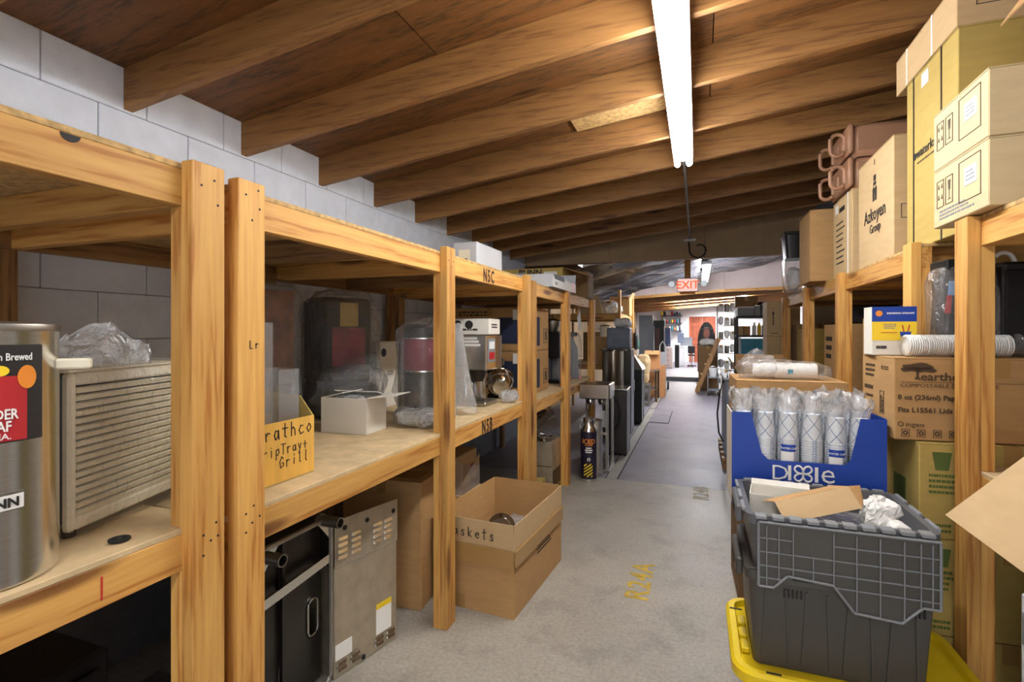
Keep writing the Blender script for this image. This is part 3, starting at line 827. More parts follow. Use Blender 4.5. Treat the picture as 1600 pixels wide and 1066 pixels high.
# under the nearest shelf: black equipment cabinets
t = T('equipment_cabinet', 'black enamelled equipment cabinet with a slotted rail, on the floor under the nearest shelf', 'equipment cabinet', (-1.74, .52, 0))
G().box(-.34, .28, -.33, .37, .02, .62, .01).go('body', 'black_metal', t)
d_ = G().box(.28, .295, -.30, .34, .05, .58, .004).go('door', 'black', t)
g = G()
for k in range(5): g.box(.2951, .300, .26, .272, .40 + k * .03, .415 + k * .03)
g.go('slot', 'paper', d_, kind='stuff')
G().tube([(.31, .0, .36), (.335, .02, .36), (.335, .2, .36), (.31, .22, .36)], .007).go('handle', 'steel', d_, smooth=True)
t = T('equipment_cabinet', 'open black metal cabinet frame with a bright edge rail under the nearest shelf', 'equipment cabinet', (-1.30, .70, 0))
for x in (-.02, .05):
    for y in (-.2, .22): G().box(x - .012, x + .012, y - .012, y + .012, 0, .55).go('upright', 'black_metal', t)
G().box(-.02, .06, -.2, .22, .55, .57, .003).go('top', 'black_metal', t)
g = G(); g.hexa([(.062, -.24, .30), (.075, -.24, .30), (.075, .24, .47), (.062, .24, .47)], [(.062, -.24, .325), (.075, -.24, .325), (.075, .24, .495), (.062, .24, .495)]); g.go('edge_rail', 'steel_h', t)

# ------------------------------------------------------------ second unit, first bay
def crathco():
    w_, d = .32, .30
    t = T('parts_bin', 'yellowish cut-down cardboard parts bin with black handwriting on the shelf edge', 'parts bin', (-1.44, 1.295, ZB), 0)
    k = .004
    G().box(-w_ / 2, w_ / 2, -d / 2, d / 2, 0, k).go('base', 'card_yellow', t)
    G().box(w_ / 2 - k, w_ / 2, -d / 2, d / 2, k, .20).go('front_panel', 'card_y2', t)
    for y in (-d / 2, d / 2 - k):
        G().prism([(-w_ / 2, k), (w_ / 2 - k, k), (w_ / 2 - k, .20), (w_ / 2 - .06, .265), (-w_ / 2, .28)], 'y', y, y + k).go('side_panel', 'card_yellow', t)
    G().box(-w_ / 2, -w_ / 2 + k, -d / 2 + k, d / 2 - k, k, .28).go('back_panel', 'card_yellow', t)
    mx = face_mx((w_, d, .2), '+x')
    handwriting(t, mx, .045, .145, 'Crathco', .046, adv=.78, seed=2)
    handwriting(t, mx, .05, .092, 'DripTray+', .034, adv=.72, seed=4)
    handwriting(t, mx, .14, .048, 'Grill', .036, adv=.78, seed=5)
M['card_y2'] = mat('stained_yellow_cardboard', '#d9a94c', rough=.7, var=.12, scale=5, stretch=(1, 6, 1))
crathco()
t = T('acrylic_hopper', 'tall clear acrylic hopper standing in the handwritten parts bin', 'hopper', (-1.40, 1.25, ZB + .005), .2)
for a in ((-.07, -.066, -.06, .06), (.066, .07, -.06, .06), (-.066, .066, -.06, -.056), (-.066, .066, .056, .06)): G().box(*a, 0, .52).go('wall', 'acrylic', t)
t = T('acrylic_hopper', 'short clear acrylic hopper leaning in the handwritten parts bin', 'hopper', (-1.385, 1.385, ZB + .005), -.15)
for a in ((-.06, -.057, -.04, .04), (.057, .06, -.04, .04), (-.057, .057, -.04, -.037), (-.057, .057, .037, .04)): G().box(*a, 0, .36).go('wall', 'acrylic', t)
crumple(T('plastic_bag', 'loose crumpled clear bag stuffed in the handwritten parts bin', 'plastic bag', (-1.50, 1.33, ZB + .012)), (0, 0, .13), (.12, .16, .24), 21, 'film_milky', .14, 12, .7)

# tall wrapped dispensers at the back
t = T('drink_dispenser', 'narrow tall brown-fronted drink dispenser in clear wrap behind the parts bin', 'dispenser', (-2.02, 1.95, ZB), -.15)
G().box(-.15, .09, -.1, .1, 0, .73, .012).go('body', 'grey_paint', t)
M['photo_brown'] = mat('coffee_photo_print', '#7a4a37', rough=.4, var=.5, scale=14)
M['photo_red'] = mat('berry_photo_print', '#84303c', rough=.4, var=.45, scale=16)
G().box(.09, .094, -.085, .085, .30, .70, .002).go('front_print', 'photo_brown', t)
G().box(.0905, .12, -.06, .06, .1, .24, .006).go('spout_block', 'black', t)
crumple(t, (-.03, 0, .37), (.31, .27, .76), 31, 'film', .06, 8, .3)
t = T('slush_dispenser', 'wide slush dispenser with red and gold print inside crumpled plastic', 'dispenser', (-1.97, 2.44, ZB), -.45)
G().box(-.17, .14, -.15, .15, 0, .20, .015).go('base_box', 'black', t)
G().box(-.17, .11, -.15, .15, .20, .69, .02).go('body', 'black_metal', t)
G().box(.11, .114, -.10, .10, .30, .52, .002).go('red_print', 'photo_red', t)
G().box(.11, .115, -.055, .055, .525, .66, .002).go('gold_badge', 'card_yellow', t)
G().box(.11, .16, -.03, .03, .22, .28, .006).go('tap', 'black', t)
crumple(t, (.0, 0, .36), (.38, .37, .73), 37, 'film', .09, 7, .4)
crumple(t, (.08, .0, .18), (.38, .40, .24), 39, 'film', .13, 10, .6, name='bag_skirt')
t = carton('hex_print_carton', 'white carton printed with a blue hexagon mark behind the small white open carton', (-2.03, 2.86, ZB), (.24, .30, .43), 0, 'white_card')
mx = face_mx((.24, .30, .43), '-y'); mx2 = face_mx((.24, .30, .43), '+x')
def hexa_mark(t, mx, u, v, r, m):
    g = G(); g.mx = mx
    c = [(u + r * math.cos(PI / 6 + PI / 3 * i), v + r * math.sin(PI / 6 + PI / 3 * i)) for i in range(6)]
    g.hexa([(a, b, -.0003) for a, b in c], [(a, b, .0014) for a, b in c]); return g.go('hexagon_mark', m, t)
hexa_mark(t, mx, .06, .36, .03, 'navy'); hexa_mark(t, mx, .17, .36, .03, 'ink'); text(t, mx, .15, .21, 'CO', .03)
outline(t, mx, .0, .355, .24, .365, 'navy'); hexa_mark(t, mx2, .08, .36, .03, 'navy')
text(t, mx2, .12, .21, 'CO', .03)
# white open carton
t = open_carton('white_carton', 'small open white carton with one tan flap out, in the middle of the shelf', (-1.622, 2.115, ZB), (.255, .18, .172),
                [('+x', .14, 1.45), ('+y', .08, -1.25), ('-x', .12, -1.35)], .06, 'white_card', 'card_inner')
crumple(t, (-.02, 0, .13), (.2, .13, .09), 51, 'film_milky', .2, 14, .8, name='plastic_liner')
# burgundy dispenser
t = T('thermal_dispenser', 'black round thermal dispenser with a burgundy band, wrapped in plastic by the middle post', 'dispenser', (-1.375, 2.385, ZB))
r = .112
G().lathe([(r - .01, 0), (r, .01), (r, .28), (r - .002, .283)], seg=40).go('lower_body', 'dark_steel', t, smooth=True)
G().lathe([(r, .284), (r + .004, .286), (r + .004, .294), (r, .296)], seg=40).lathe([(r, .455), (r + .004, .457), (r + .004, .464), (r, .466)], seg=40).go('trim_ring', 'steel', t, smooth=True, kind='stuff')
G().lathe([(r - .001, .295), (r, .297), (r, .454), (r - .001, .456)], seg=40).go('band', 'burgundy', t, smooth=True)
G().lathe([(r, .466), (r, .515), (r - .02, .535), (.001, .54)], seg=40).go('lid', 'black', t, smooth=True)
G().box(r - .01, r + .05, -.02, .02, .04, .07, .004).go('tap', 'black', t)
crumple(t, (0, 0, .28), (.27, .27, .58), 61, 'film', .09, 9, .5)
crumple(t, (.0, 0, .05), (.31, .31, .12), 63, 'film_milky', .15, 12, .7, name='bag_skirt')

# ------------------------------------------------------------ under the second unit
t = T('burner_frame', 'dark steel furnace frame with two pipe stubs and a flat brace, under the parts bin', 'furnace part', (-1.42, 1.322, 0))
L, H = .388, .70
def rrect(y0, y1, z0, z1, r, n=5):
    P = []
    for cy, cz, a in ((y1 - r, z1 - r, 0), (y0 + r, z1 - r, PI / 2), (y0 + r, z0 + r, PI), (y1 - r, z0 + r, 1.5 * PI)):
        P += [(cy + r * math.cos(a + PI / 2 * i / n), cz + r * math.sin(a + PI / 2 * i / n)) for i in range(n + 1)]
    return P
G().tube([(0, y, z) for y, z in rrect(.010, L - .01, .010, H - .010, .045)], .010, 8, True).go('rim', 'steel_h', t, smooth=True)
ov = [(.325 + .028 * math.cos(a), .295 + (.045 if math.sin(a) > 0 else -.045) + .028 * math.sin(a)) for a in [2 * PI * i / 24 for i in range(24)]]
G().box(-.42, -.40, .01, L, .01, H - .01).go('rear_sheet', 'black_metal', t)
G().box(-.40, -.02, .01, .02, .02, H - .02).box(-.40, -.02, .02, L - .012, H - .03, H - .02).go('casing', 'dark_steel', t)
G().box(-.06, -.05, .02, .15, .02, H - .04).go('inner_panel', 'dark_steel', t)
g = G(); out = [(L - .015, .02), (L - .015, H - .035), (.165, H - .035), (.165, .02)]
vo = [g.v((-.05, *p)) for p in out]; vi = [g.v((-.05, *p)) for p in ov]
ee = [g.b.edges.new((vo[i], vo[(i + 1) % 4])) for i in range(4)] + [g.b.edges.new((vi[i], vi[(i + 1) % 24])) for i in range(24)]
bmesh.ops.triangle_fill(g.b, edges=ee, use_beauty=True)
g.go('inner_panel', 'dark_steel', t)
G().tube([(-.045, y, z) for y, z in ov], .004, 6, True).go('oval_rim', 'steel', t, smooth=True)
G().box(-.3, -.29, .25, .38, .15, .5).go('insulation', 'white_paint', t)
G().hexa([(-.012, .02, .475), (.002, .02, .475), (.002, L - .012, .505), (-.012, L - .012, .505)], [(-.012, .02, .51), (.002, .02, .51), (.002, L - .012, .54), (-.012, L - .012, .54)]).go('brace', 'steel', t)
G().box(-.045, -.03, .150, .165, .02, H - .03).go('seam_post', 'dark_steel', t)
for y0 in (.03, L - .085):
    G().prism([(y0, H - .02), (y0 + .07, H - .02), (y0 + (.07 if y0 > .2 else 0), H - .10)], 'x', -.008, .0).go('gusset', 'steel', t)
for y, z in ((.035, H - .035), (L - .055, H - .012)):
    G().lathe([(.022, -.02), (.022, .085), (.018, .085), (.018, -.01)], (0, y, z), 20, 'x', cap=False).ring((-.02, y, z), .018, .026, .012, 'x').go('pipe_stub', 'steel_h', t, smooth=True)

an = -math.atan2(.079, .336)
t = T('furnace_cabinet', 'galvanised furnace cabinet with louvre slots and warning labels under the white carton shelf', 'furnace', (-1.418, 1.718, 0), an)
L2, H2 = .352, .662
G().box(-.48, 0, 0, L2, .0, H2 - .195, .004).go('body', 'galv', t)
G().box(-.48, -.47, 0, L2, H2 - .195, H2).box(-.47, -.0, 0, .008, H2 - .195, H2 - .02).go('rear_wall', 'dark_steel', t)
g = G(); g.box(-.006, .004, 0, L2, H2 - .195, H2, .001); g.go('upper_panel', 'galv', t)
G().box(.0001, .0035, 0, L2, H2 - .198, H2 - .192).go('panel_lip', 'steel', t)
def louvre(y, z):
    G().hexa([(.0035, y, z), (.011, y + .004, z), (.011, y + .046, z), (.0035, y + .05, z)], [(.0035, y, z + .013), (.005, y + .004, z + .011), (.005, y + .046, z + .011), (.0035, y + .05, z + .013)]).go('louvre', 'steel', t)
for y in (.015, .085, .205, .268):
    for k_ in range(4): louvre(y, H2 - .165 + k_ * .026)
for y in (.01, .08, .215, .285):
    for k_ in range(2): louvre(y, .03 + k_ * .024)
mx = face_mx((0, L2, H2), '+x'); mx = Matrix.Translation((0, L2 / 2, 0)) @ mx
p_ = plate(t, mx, .225, .075, .315, .215, 'paper', 'warning_label', .0005, .0012)
plate(t, mx, .225, .19, .315, .215, 'yellow', 'warning_label', .0012, .0016)
scribble(p_, mx, .23, .08, .31, .185, 9, 'grey_paint', 5)
p_ = plate(t, mx, .005, .075, .09, .14, 'paper', 'rating_label', .0005, .0012)
scribble(p_, mx, .01, .08, .085, .135, 5, 'grey_paint', 8)
for y, z in ((.325, H2 - .05), (.17, H2 - .045), (.05, H2 - .04), (.15, .02)):
    G().cyl((.0042, y, z), .011, .0015, 14, 'x').go('screw_hole', 'rubber', t)
G().box(-.46, -.02, .02, L2 - .01, H2 - .22, H2 - .19).go('heat_exchanger', 'black_metal', t)

t = carton('tall_carton', 'tall plain brown carton on the floor beside the galvanised furnace cabinet', (-1.60, 2.51, 0), (.46, .46, .665), .1, 'card')
mx = face_mx((.46, .46, .665), '-y'); hexa_mark(t, mx, .12, .40, .012, 'card_light')
plate(t, face_mx((.46, .46, .665), '+x'), .2, .45, .3, .64, 'yellow', 'yellow_label')
plate(t, face_mx((.46, .46, .665), 'top'), .20, .06, .42, .2, 'tape', 'torn_tape')

# open box in the aisle with raised flaps
w_, d, h = .47, .74, .275
t = open_carton('aisle_carton', 'large open brown carton with raised flaps standing half in the aisle by the middle post', (-1.075, 2.775, 0), (w_, d, h), [], rad(-4), 'card', 'card_inner')
t['group'] = 'open cartons'
for side in ('-y', '+y', '-x', '+x'): flap_piece(t, side, (w_, d, h), .20, .02, 'card_light' if side in ('-y', '+x') else 'card')
fm, fx = face_mx((w_, d, h), '-y'), face_mx((w_, d, h), '+x')
plate(t, fm, .0, .255, w_, .345, 'tape', 'tape', .006, .0075)
plate(t, fx, .0, .265, d, .345, 'tape', 'tape', .006, .0075)
plate(t, fm, .09, -.0, .19, .075, 'tape', 'tape_patch', .0005, .001)
handwriting(t, Matrix.Translation((0, -.012, 0)) @ fm, .04, .385, '+Baskets', .05, 'ink', adv=.85, seed=11, wd=.075)
scribble(t, fx, .32, .20, .55, .26, 3, 'ink', 4)
mt = T('metal_basket', 'round steel filter basket lying in the open aisle carton', 'filter basket', (-1.03, 2.62, .355), .3)
mt.rotation_euler = (1.1, .35, .3)
G().lathe([(.055, 0), (.06, .002), (.075, .06), (.078, .06), (.062, -.001), (.0, -.001)], seg=24, cap=False).go('bowl', 'chrome', mt, smooth=True)
G().tube([(.076, 0, .05), (.12, 0, .05), (.125, 0, .04)], .006).go('handle', 'black', mt, smooth=True)
crumple(T('packing_bag', 'heap of milky plastic packing filling the open aisle carton', 'plastic bag', (-1.075, 2.8, .005)), (0, 0, .155), (.33, .56, .26), 71, 'film_milky', .1, 9, .5)
# behind it
t = carton('low_carton', 'brown carton on the floor behind the open aisle carton, one end wine-stained', (-1.74, 3.20, 0), (.42, .42, .60), 0, 'card_light')
G().box(.211, .213, .10, .2, .1, .5).go('stain_strip', 'photo_red', t)
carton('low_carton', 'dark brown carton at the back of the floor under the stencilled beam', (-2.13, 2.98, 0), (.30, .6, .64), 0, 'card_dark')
t = T('acrylic_panel_bin', 'clear acrylic bin leaning behind the open aisle carton', 'plastic bin', (-1.42, 2.93, .4475), 0)
G().box(-.07, .07, -.13, -.127, 0, .20).go('wall', 'acrylic', t); G().box(-.07, .07, .127, .13, 0, .12).go('wall', 'acrylic', t)
G().prism([(-.127, 0), (.127, 0), (.127, .2), (-.127, .08)], 'x', .067, .07).go('wall', 'acrylic', t); G().box(-.07, .067, -.127, .127, 0, .004).go('base', 'acrylic', t)
carton('low_carton', 'pale carton carrying the clear acrylic bin behind the open aisle carton', (-1.42, 2.93, 0), (.15, .28, .446), 0, 'card_light')

# ------------------------------------------------------------ second unit, stencilled bay
t = T('coffee_brewer', 'stainless coffee brewer with a square head and flat warmer base on the stencilled shelf', 'coffee brewer', (-1.43, 3.15, ZB), 0)
G().box(-.125, .125, -.1, .12, 0, .03, .006).go('base', 'steel_h', t)
G().cyl((-.0, -.0, .03), .075, .006, 28).go('warmer_plate', 'dark_steel', t, smooth=True)
G().box(-.12, .0, .13, .20, 0, .24, .004).go('column', 'steel', t)
G().box(-.125, .125, -.09, .20, .24, .475, .006).go('head', 'steel', t)
for k_ in range(3): G().box(-.095 + k_ * .012, .06 + k_ * .012, -.094, -.09, .40 + .022 * (2 - k_), .415 + .022 * (2 - k_), .001).go('vent_slot', 'paper', t)
d_ = G().box(.125, .129, -.06, .06, .29, .45, .002).go('control_panel', 'grey_paint', t)
G().box(.129, .131, -.045, .045, .31, .36, .001).go('display', 'red', d_); G().box(.129, .131, -.045, .045, .38, .43, .001).go('label', 'white_paint', d_)
G().lathe([(.035, .16), (.06, .235), (.063, .24)], (.03, 0, 0), 24, cap=False).go('funnel', 'black', t, smooth=True)
G().lathe([(.05, .0), (.055, .1), (.03, .15), (.03, .165)], (-.09, .05, .03), 20, cap=False).go('carafe', 'chrome', t, smooth=True)
wcart = carton('white_carton', 'long white carton with black ink marks lying on the coffee brewer', (-1.455, 3.15, ZB + .477), (.34, .24, .105), .08, 'white_card', tape=None)
mx = face_mx((.34, .24, .105), '-y')
for u in (.12, .2):
    g = G(); g.mx = mx; g.lathe([(.001, -.0004), (.028, -.0004), (.028, .0016), (.001, .0016)], (u, .065, 0), 20, cap=False)
    g.go('ink_mark', 'ink', wcart)
scribble(wcart, mx, .06, .02, .30, .045, 1, 'ink', 3); scribble(wcart, face_mx((.34, .24, .105), '+x'), .05, .04, .2, .075, 2, 'ink', 9)
t = T('steel_bowl', 'round steel mixing bowl tipped on its side on the stencilled shelf', 'bowl', (-1.365, 3.475, ZB + .106), 0)
t.rotation_euler = (-1.15, .0, .45)
G().lathe([(.001, -.045), (.06, -.043), (.092, .0), (.1, .055), (.105, .06), (.105, .064), (.097, .06), (.088, .002), (.056, -.04), (.001, -.042)], seg=32, cap=False).go('bowl', 'chrome', t, smooth=True)
G().ring((0, 0, .0), .0905, .0945, .006, seg=32).go('rib_ring', 'steel_h', t, smooth=True)
G().lathe([(.001, .058), (.04, .056), (.095, .05)], seg=32, cap=False).go('cover', 'steel_h', t, smooth=True)
crumple(T('plastic_bag', 'small crumpled clear bag in front of the tipped steel bowl', 'plastic bag', (-1.24, 3.32, ZB)), (0, 0, .045), (.14, .10, .085), 83, 'film_milky', .22, 18, .9)
t = T('plastic_drape', 'clear plastic sheet hanging beside the middle post onto the stencilled shelf', 'plastic sheet', (-1.33, 2.63, ZB))
g = G(); g.sheet(lambda u, v: (.05 * math.sin(u * 9 + v * 2) + .06 * (1 - v) * (u - .2), .22 * u * (1.25 - .4 * v) - .1, 0.027 + .50 * v + .02 * math.sin(u * 14)), 26, 22); g.go('sheet', 'film_milky', t, smooth='all')
t = T('steel_dispenser', 'narrow steel dispenser tube under the hanging plastic sheet', 'dispenser', (-1.64, 2.66, ZB))
G().lathe([(.06, 0), (.07, .01), (.07, .42), (.06, .45), (.001, .46)], seg=28).go('body', 'steel', t, smooth=True); G().box(.06, .11, -.012, .012, .05, .075, .003).go('tap', 'black', t)
t = T('hose_coil', 'stack of black rubber hose coils standing behind the tipped bowl', 'hose', (-1.50, 3.72, ZC), .3)
for k_ in range(7):
    G().tube([(.055 * math.cos(a) + .01 * math.sin(k_ * 2), .055 * math.sin(a), .02 + k_ * .038) for a in [2 * PI * i / 18 for i in range(18)]], .017, 8, True).go('coil', 'rubber', t, smooth=True)
G().tube([(.05, 0, .25), (.06, .02, .30), (.03, .04, .31)], .012).go('fitting', 'steel_h', t, smooth=True)

# third unit, first bay: stacked boxes
for k_, (lab) in enumerate(('lower of two wide brown cartons with a dark printed panel and a letter B', 'upper of two wide brown cartons with a dark printed panel and a letter B')):
    s = (.70, .58, .362)
    t = carton('wide_carton', lab, (-1.655, 4.25, ZC + .0 + k_ * .365), s, 0, 'card', group='wide cartons with a letter')
    fy, fx = face_mx(s, '-y'), face_mx(s, '+x')
    plate(t, fy, .43, .06, .67, .28, 'navy', 'printed_panel'); plate(t, fx, .08, .04, .30, .29, 'navy', 'printed_panel')
    scribble(t, fx, .1, .06, .28, .27, 8, 'card_light', 30 + k_, fill=1); 
    scribble(t, fy, .06, .29, .42, .34, 2, 'ink', 7)
    p_ = plate(t, fy, .56, .26, .68, .345, 'paper', 'paper_label', .002, .003); scribble(p_, Matrix.Translation((0, -.003, 0)) @ fy, .57, .27, .67, .335, 3, 'ink', 8)
    outline(t, fx, .42, .06, .54, .19, 'ink', .006); text(t, fx, .455, .09, 'B', .075, bold=.05)
t = T('coffee_grinder', 'black coffee grinder with a grey hopper on the weathered unit', 'grinder', (-1.42, 5.08, ZC))
G().box(-.1, .1, -.09, .09, .26, .52, .01).go('head', 'black', t); G().box(-.1, -.02, -.08, .08, 0, .26, .008).go('column', 'black_metal', t); G().box(-.1, .1, -.09, .09, 0, .03, .006).go('base', 'black_metal', t)
G().lathe([(.05, .52), (.085, .60), (.085, .64), (.06, .66), (.001, .665)], seg=24).go('hopper', 'steel_h', t, smooth=True)
G().box(.1, .104, -.05, .06, .36, .48, .002).go('label', 'white_paint', t); G().box(.1, .104, -.07, .07, .28, .33, .002).go('switch_plate', 'grey_paint', t)
t = carton('folded_carton', 'pinkish open carton high at the back of the weathered unit', (-1.95, 5.1, ZC), (.4, .5, .5), 0, 'card')
for i, (y, l) in enumerate(((5.28, 'first'), (5.46, 'second'), (5.65, 'third'))):
    t = T('wrapped_machine', l + ' grey bagged machine part with a pink edge past the black grinder', 'machine part', (-1.36 - .06 * (2 - i), y, ZC), .15 * i)
    G().prism([(-.09, 0), (.09, 0), (.075, .34), (.02, .46), (-.05, .5), (-.09, .48)], 'y', -.06, .06).go('casing', 'grey_paint', t)
    G().box(-.02, .07, -.05, .05, .475, .52, .004).go('cap', 'black', t)
    crumple(t, (0, 0, .26), (.24, .155, .53), 90 + i, 'film', .1, 9, .5)
    G().box(.09, .11, -.07, .07, .0, .03).go('bag_edge', 'pinkstrip', t)
t = T('paper_sheet', 'white paper sheet taped askew under the top beam of the weathered unit', 'paper', (-1.235, 5.42, 1.56))
G().prism([(0, .05), (.16, .13), (.22, -.06), (.09, -.10)], 'x', 0, .002).go('sheet', 'paper', t)
G().box(-.03, .0, .05, .17, .09, .25).go('hanger', 'pine_z', t)
# under the third unit
t = T('steel_base_cabinet', 'square stainless cabinet on the floor under the weathered unit', 'cabinet', (-1.37, 4.52, 0))
G().box(-.17, .15, -.16, .16, .02, .462, .005).go('body', 'galv', t); G().box(-.165, .145, -.1605, -.158, .24, .247).go('seam', 'dark_steel', t)
G().box(.15, .153, -.13, .13, .05, .2, .002).go('access_panel', 'black_metal', t)
for x in (-.15, .13): G().box(x - .015, x + .015, -.15, .15, 0, .02).go('foot', 'rubber', t)
qm = Matrix.Rotation(.9, 4, 'Z') @ Matrix.Rotation(-.5, 4, 'Y')
for i, lab in enumerate(('steel brewer funnel rack leaning on the square stainless cabinet', 'second steel funnel rack stacked on the first, over the stainless cabinet')):
    p = Vector((-1.40, 4.53, .545)) + qm @ Vector((.02 * i, 0, .064 * i))
    t = T('funnel_rack', lab, 'rack', p); t.rotation_euler = (0, -.5, .9)
    G().box(-.15, .15, -.09, .09, 0, .008, .002).go('plate', 'steel', t)
    for k_ in (-.08, .08): G().ring((k_, 0, .008), .045, .06, .04).go('ring', 'chrome', t, smooth=True)
    G().box(-.15, .15, -.1, -.09, 0, .06, .002).go('rail', 'steel', t)
t = T('steel_funnel', 'round shallow steel funnel on top of the square stainless cabinet', 'funnel', (-1.31, 4.40, .4635)); G().lathe([(.03, 0), (.03, .02), (.075, .05), (.08, .05), (.035, .018), (.034, 0)], seg=28, cap=False).go('cone', 'chrome', t, smooth=True); G().ring((0, 0, .045), .075, .084, .006).go('rim', 'steel', t, smooth=True)
carton('small_carton', 'small yellowish carton on the floor before the square stainless cabinet', (-1.36, 4.20, 0), (.2, .2, .16), 0, 'card_yellow')

# ------------------------------------------------------------ on top of the shelving
s = (.168, .45, .19)
t = carton('grey_carton', 'pale grey carton on the top boards of the stencilled unit, against the block wall', (-1.43, 3.225, 1.8485), s, 0, 'greycard', tape=None)
p_ = plate(t, face_mx(s, '-y'), .04, .02, .12, .14, 'beige_plastic', 'pasted_label'); scribble(p_, Matrix.Translation((0, -.002, 0)) @ face_mx(s, '-y'), .05, .04, .11, .09, 2, 'ink', 5)
s = (.90, .45, .30)
t = carton('brand_carton', 'long tan carton with black lettering and a paper label, on top of the weathered unit', (-1.79, 5.42, 1.8345), s, 0, 'card_yellow')
text(t, face_mx(s, '-y'), .41, .228, 'BUNN', .06, bold=.04, wide=1.1); p_ = plate(t, face_mx(s, '-y'), .70, .15, .84, .26, 'paper', 'label'); scribble(p_, Matrix.Translation((0, -.002, 0)) @ face_mx(s, '-y'), .715, .16, .83, .25, 4, 'ink', 4)
flap_piece(t, '+x', s, .26, 1.9, 'card', trim=.02)
s = (.46, .84, .11)
t = open_carton('white_carton', 'flat white carton with torn end and pink stripe atop the weathered unit', (-1.372, 4.53, 1.8345), s, [('-x', .2, -1.5), ('+y', .08, .4)], 0, 'greycard', 'white_card')
fx = face_mx(s, '+x')
plate(t, fx, .0, .0, .84, .085, 'paper', 'white_end', .0005, .002); plate(t, fx, .70, .0, .78, .09, 'pinkstrip', 'pink_stripe', .002, .003)
g = G(); g.mx = fx; g.hexa([(.05, .07, .002), (.38, .065, .002), (.37, .11, .002), (.04, .11, .002)], [(.05, .07, .004), (.38, .065, .004), (.37, .11, .004), (.04, .11, .004)]); g.go('torn_edge', 'ink', t)
plate(t, fx, .06, .02, .14, .045, 'grey_paint', 'printed_mark', .002, .003)
t = carton('dark_carton', 'dark brown upright carton with a pale taped edge atop the weathered unit', (-1.26, 5.80, 1.8345), (.2, .32, .30), 0, 'card_dark')
G().box(.1, .102, -.02, .0, .02, .28).go('worn_tape', 'card_light', t)
# ------------------------------------------------------------ right-hand pile by the near post
def rr(w_, d, r, n=5):
    P = []
    for sx, sy, a in ((1, 1, 0), (-1, 1, PI / 2), (-1, -1, PI), (1, -1, 1.5 * PI)):
        P += [(sx * (w_ / 2 - r) + r * math.cos(a + PI / 2 * i / n), sy * (d / 2 - r) + r * math.sin(a + PI / 2 * i / n)) for i in range(n + 1)]
    return P
def loft(g, rings):
    """rings: list of (outline, z) with equal counts; skin without caps except the last ring when closed"""
    rows = [[g.v((x, y, z)) for x, y in P] for P, z in rings]
    n = len(rows[0])
    for a, b in zip(rows, rows[1:]):
        for i in range(n): g.b.faces.new((a[i], a[(i + 1) % n], b[(i + 1) % n], b[i]))
    return rows
# black storage tub with yellow lid
t = T('storage_tub', 'black storage tub under a wide yellow lid on the floor, carrying the grey totes', 'storage tub', (.465, 2.003, 0))
g = G(); rows = loft(g, [(rr(.58, .40, .04), 0), (rr(.66, .48, .05), .33)]); g.b.faces.new(rows[0][::-1]); g.b.faces.new(rows[-1]); g.go('body', 'black', t, smooth=True)
for i in range(9):
    x = -.26 + i * .065
    G().hexa([(x - .006, -.215, .02), (x + .006, -.215, .02), (x + .006, -.20, .02), (x - .006, -.20, .02)], [(x - .006, -.25, .325), (x + .006, -.25, .325), (x + .006, -.235, .325), (x - .006, -.235, .325)]).go('body_rib', 'black', t)
g = G(); W, D = .72, .50
rows = loft(g, [(rr(W - .02, D - .02, .07), .325), (rr(W, D, .08), .335), (rr(W, D, .08), .365), (rr(W - .02, D - .02, .07), .375), (rr(W - .06, D - .055, .055), .375), (rr(W - .07, D - .065, .05), .352), (rr(W - .08, D - .072, .045), .350)])
g.b.faces.new(rows[0][::-1]); g.b.faces.new(rows[-1]); g.go('lid', 'yellow_lid', t, smooth=True)
for y in (-.08, .0, .08): G().box(-W / 2 + .035, -W / 2 + .062, y - .028, y + .028, .352, .372, .004).go('lid_notch', 'yellow_lid', t)
for x in (-.12, .10): G().box(x - .09, x + .09, -D / 2 + .033, -D / 2 + .044, .352, .364, .003).go('lid_notch', 'yellow_lid', t)
for x, y in ((-.24, -D / 2 + .022), (-W / 2 + .034, .14), (.24, D / 2 - .022)): G().box(x - .022, x + .022, y - .005, y + .005, .3745, .3765, .001).go('lid_slot', 'rubber', t)

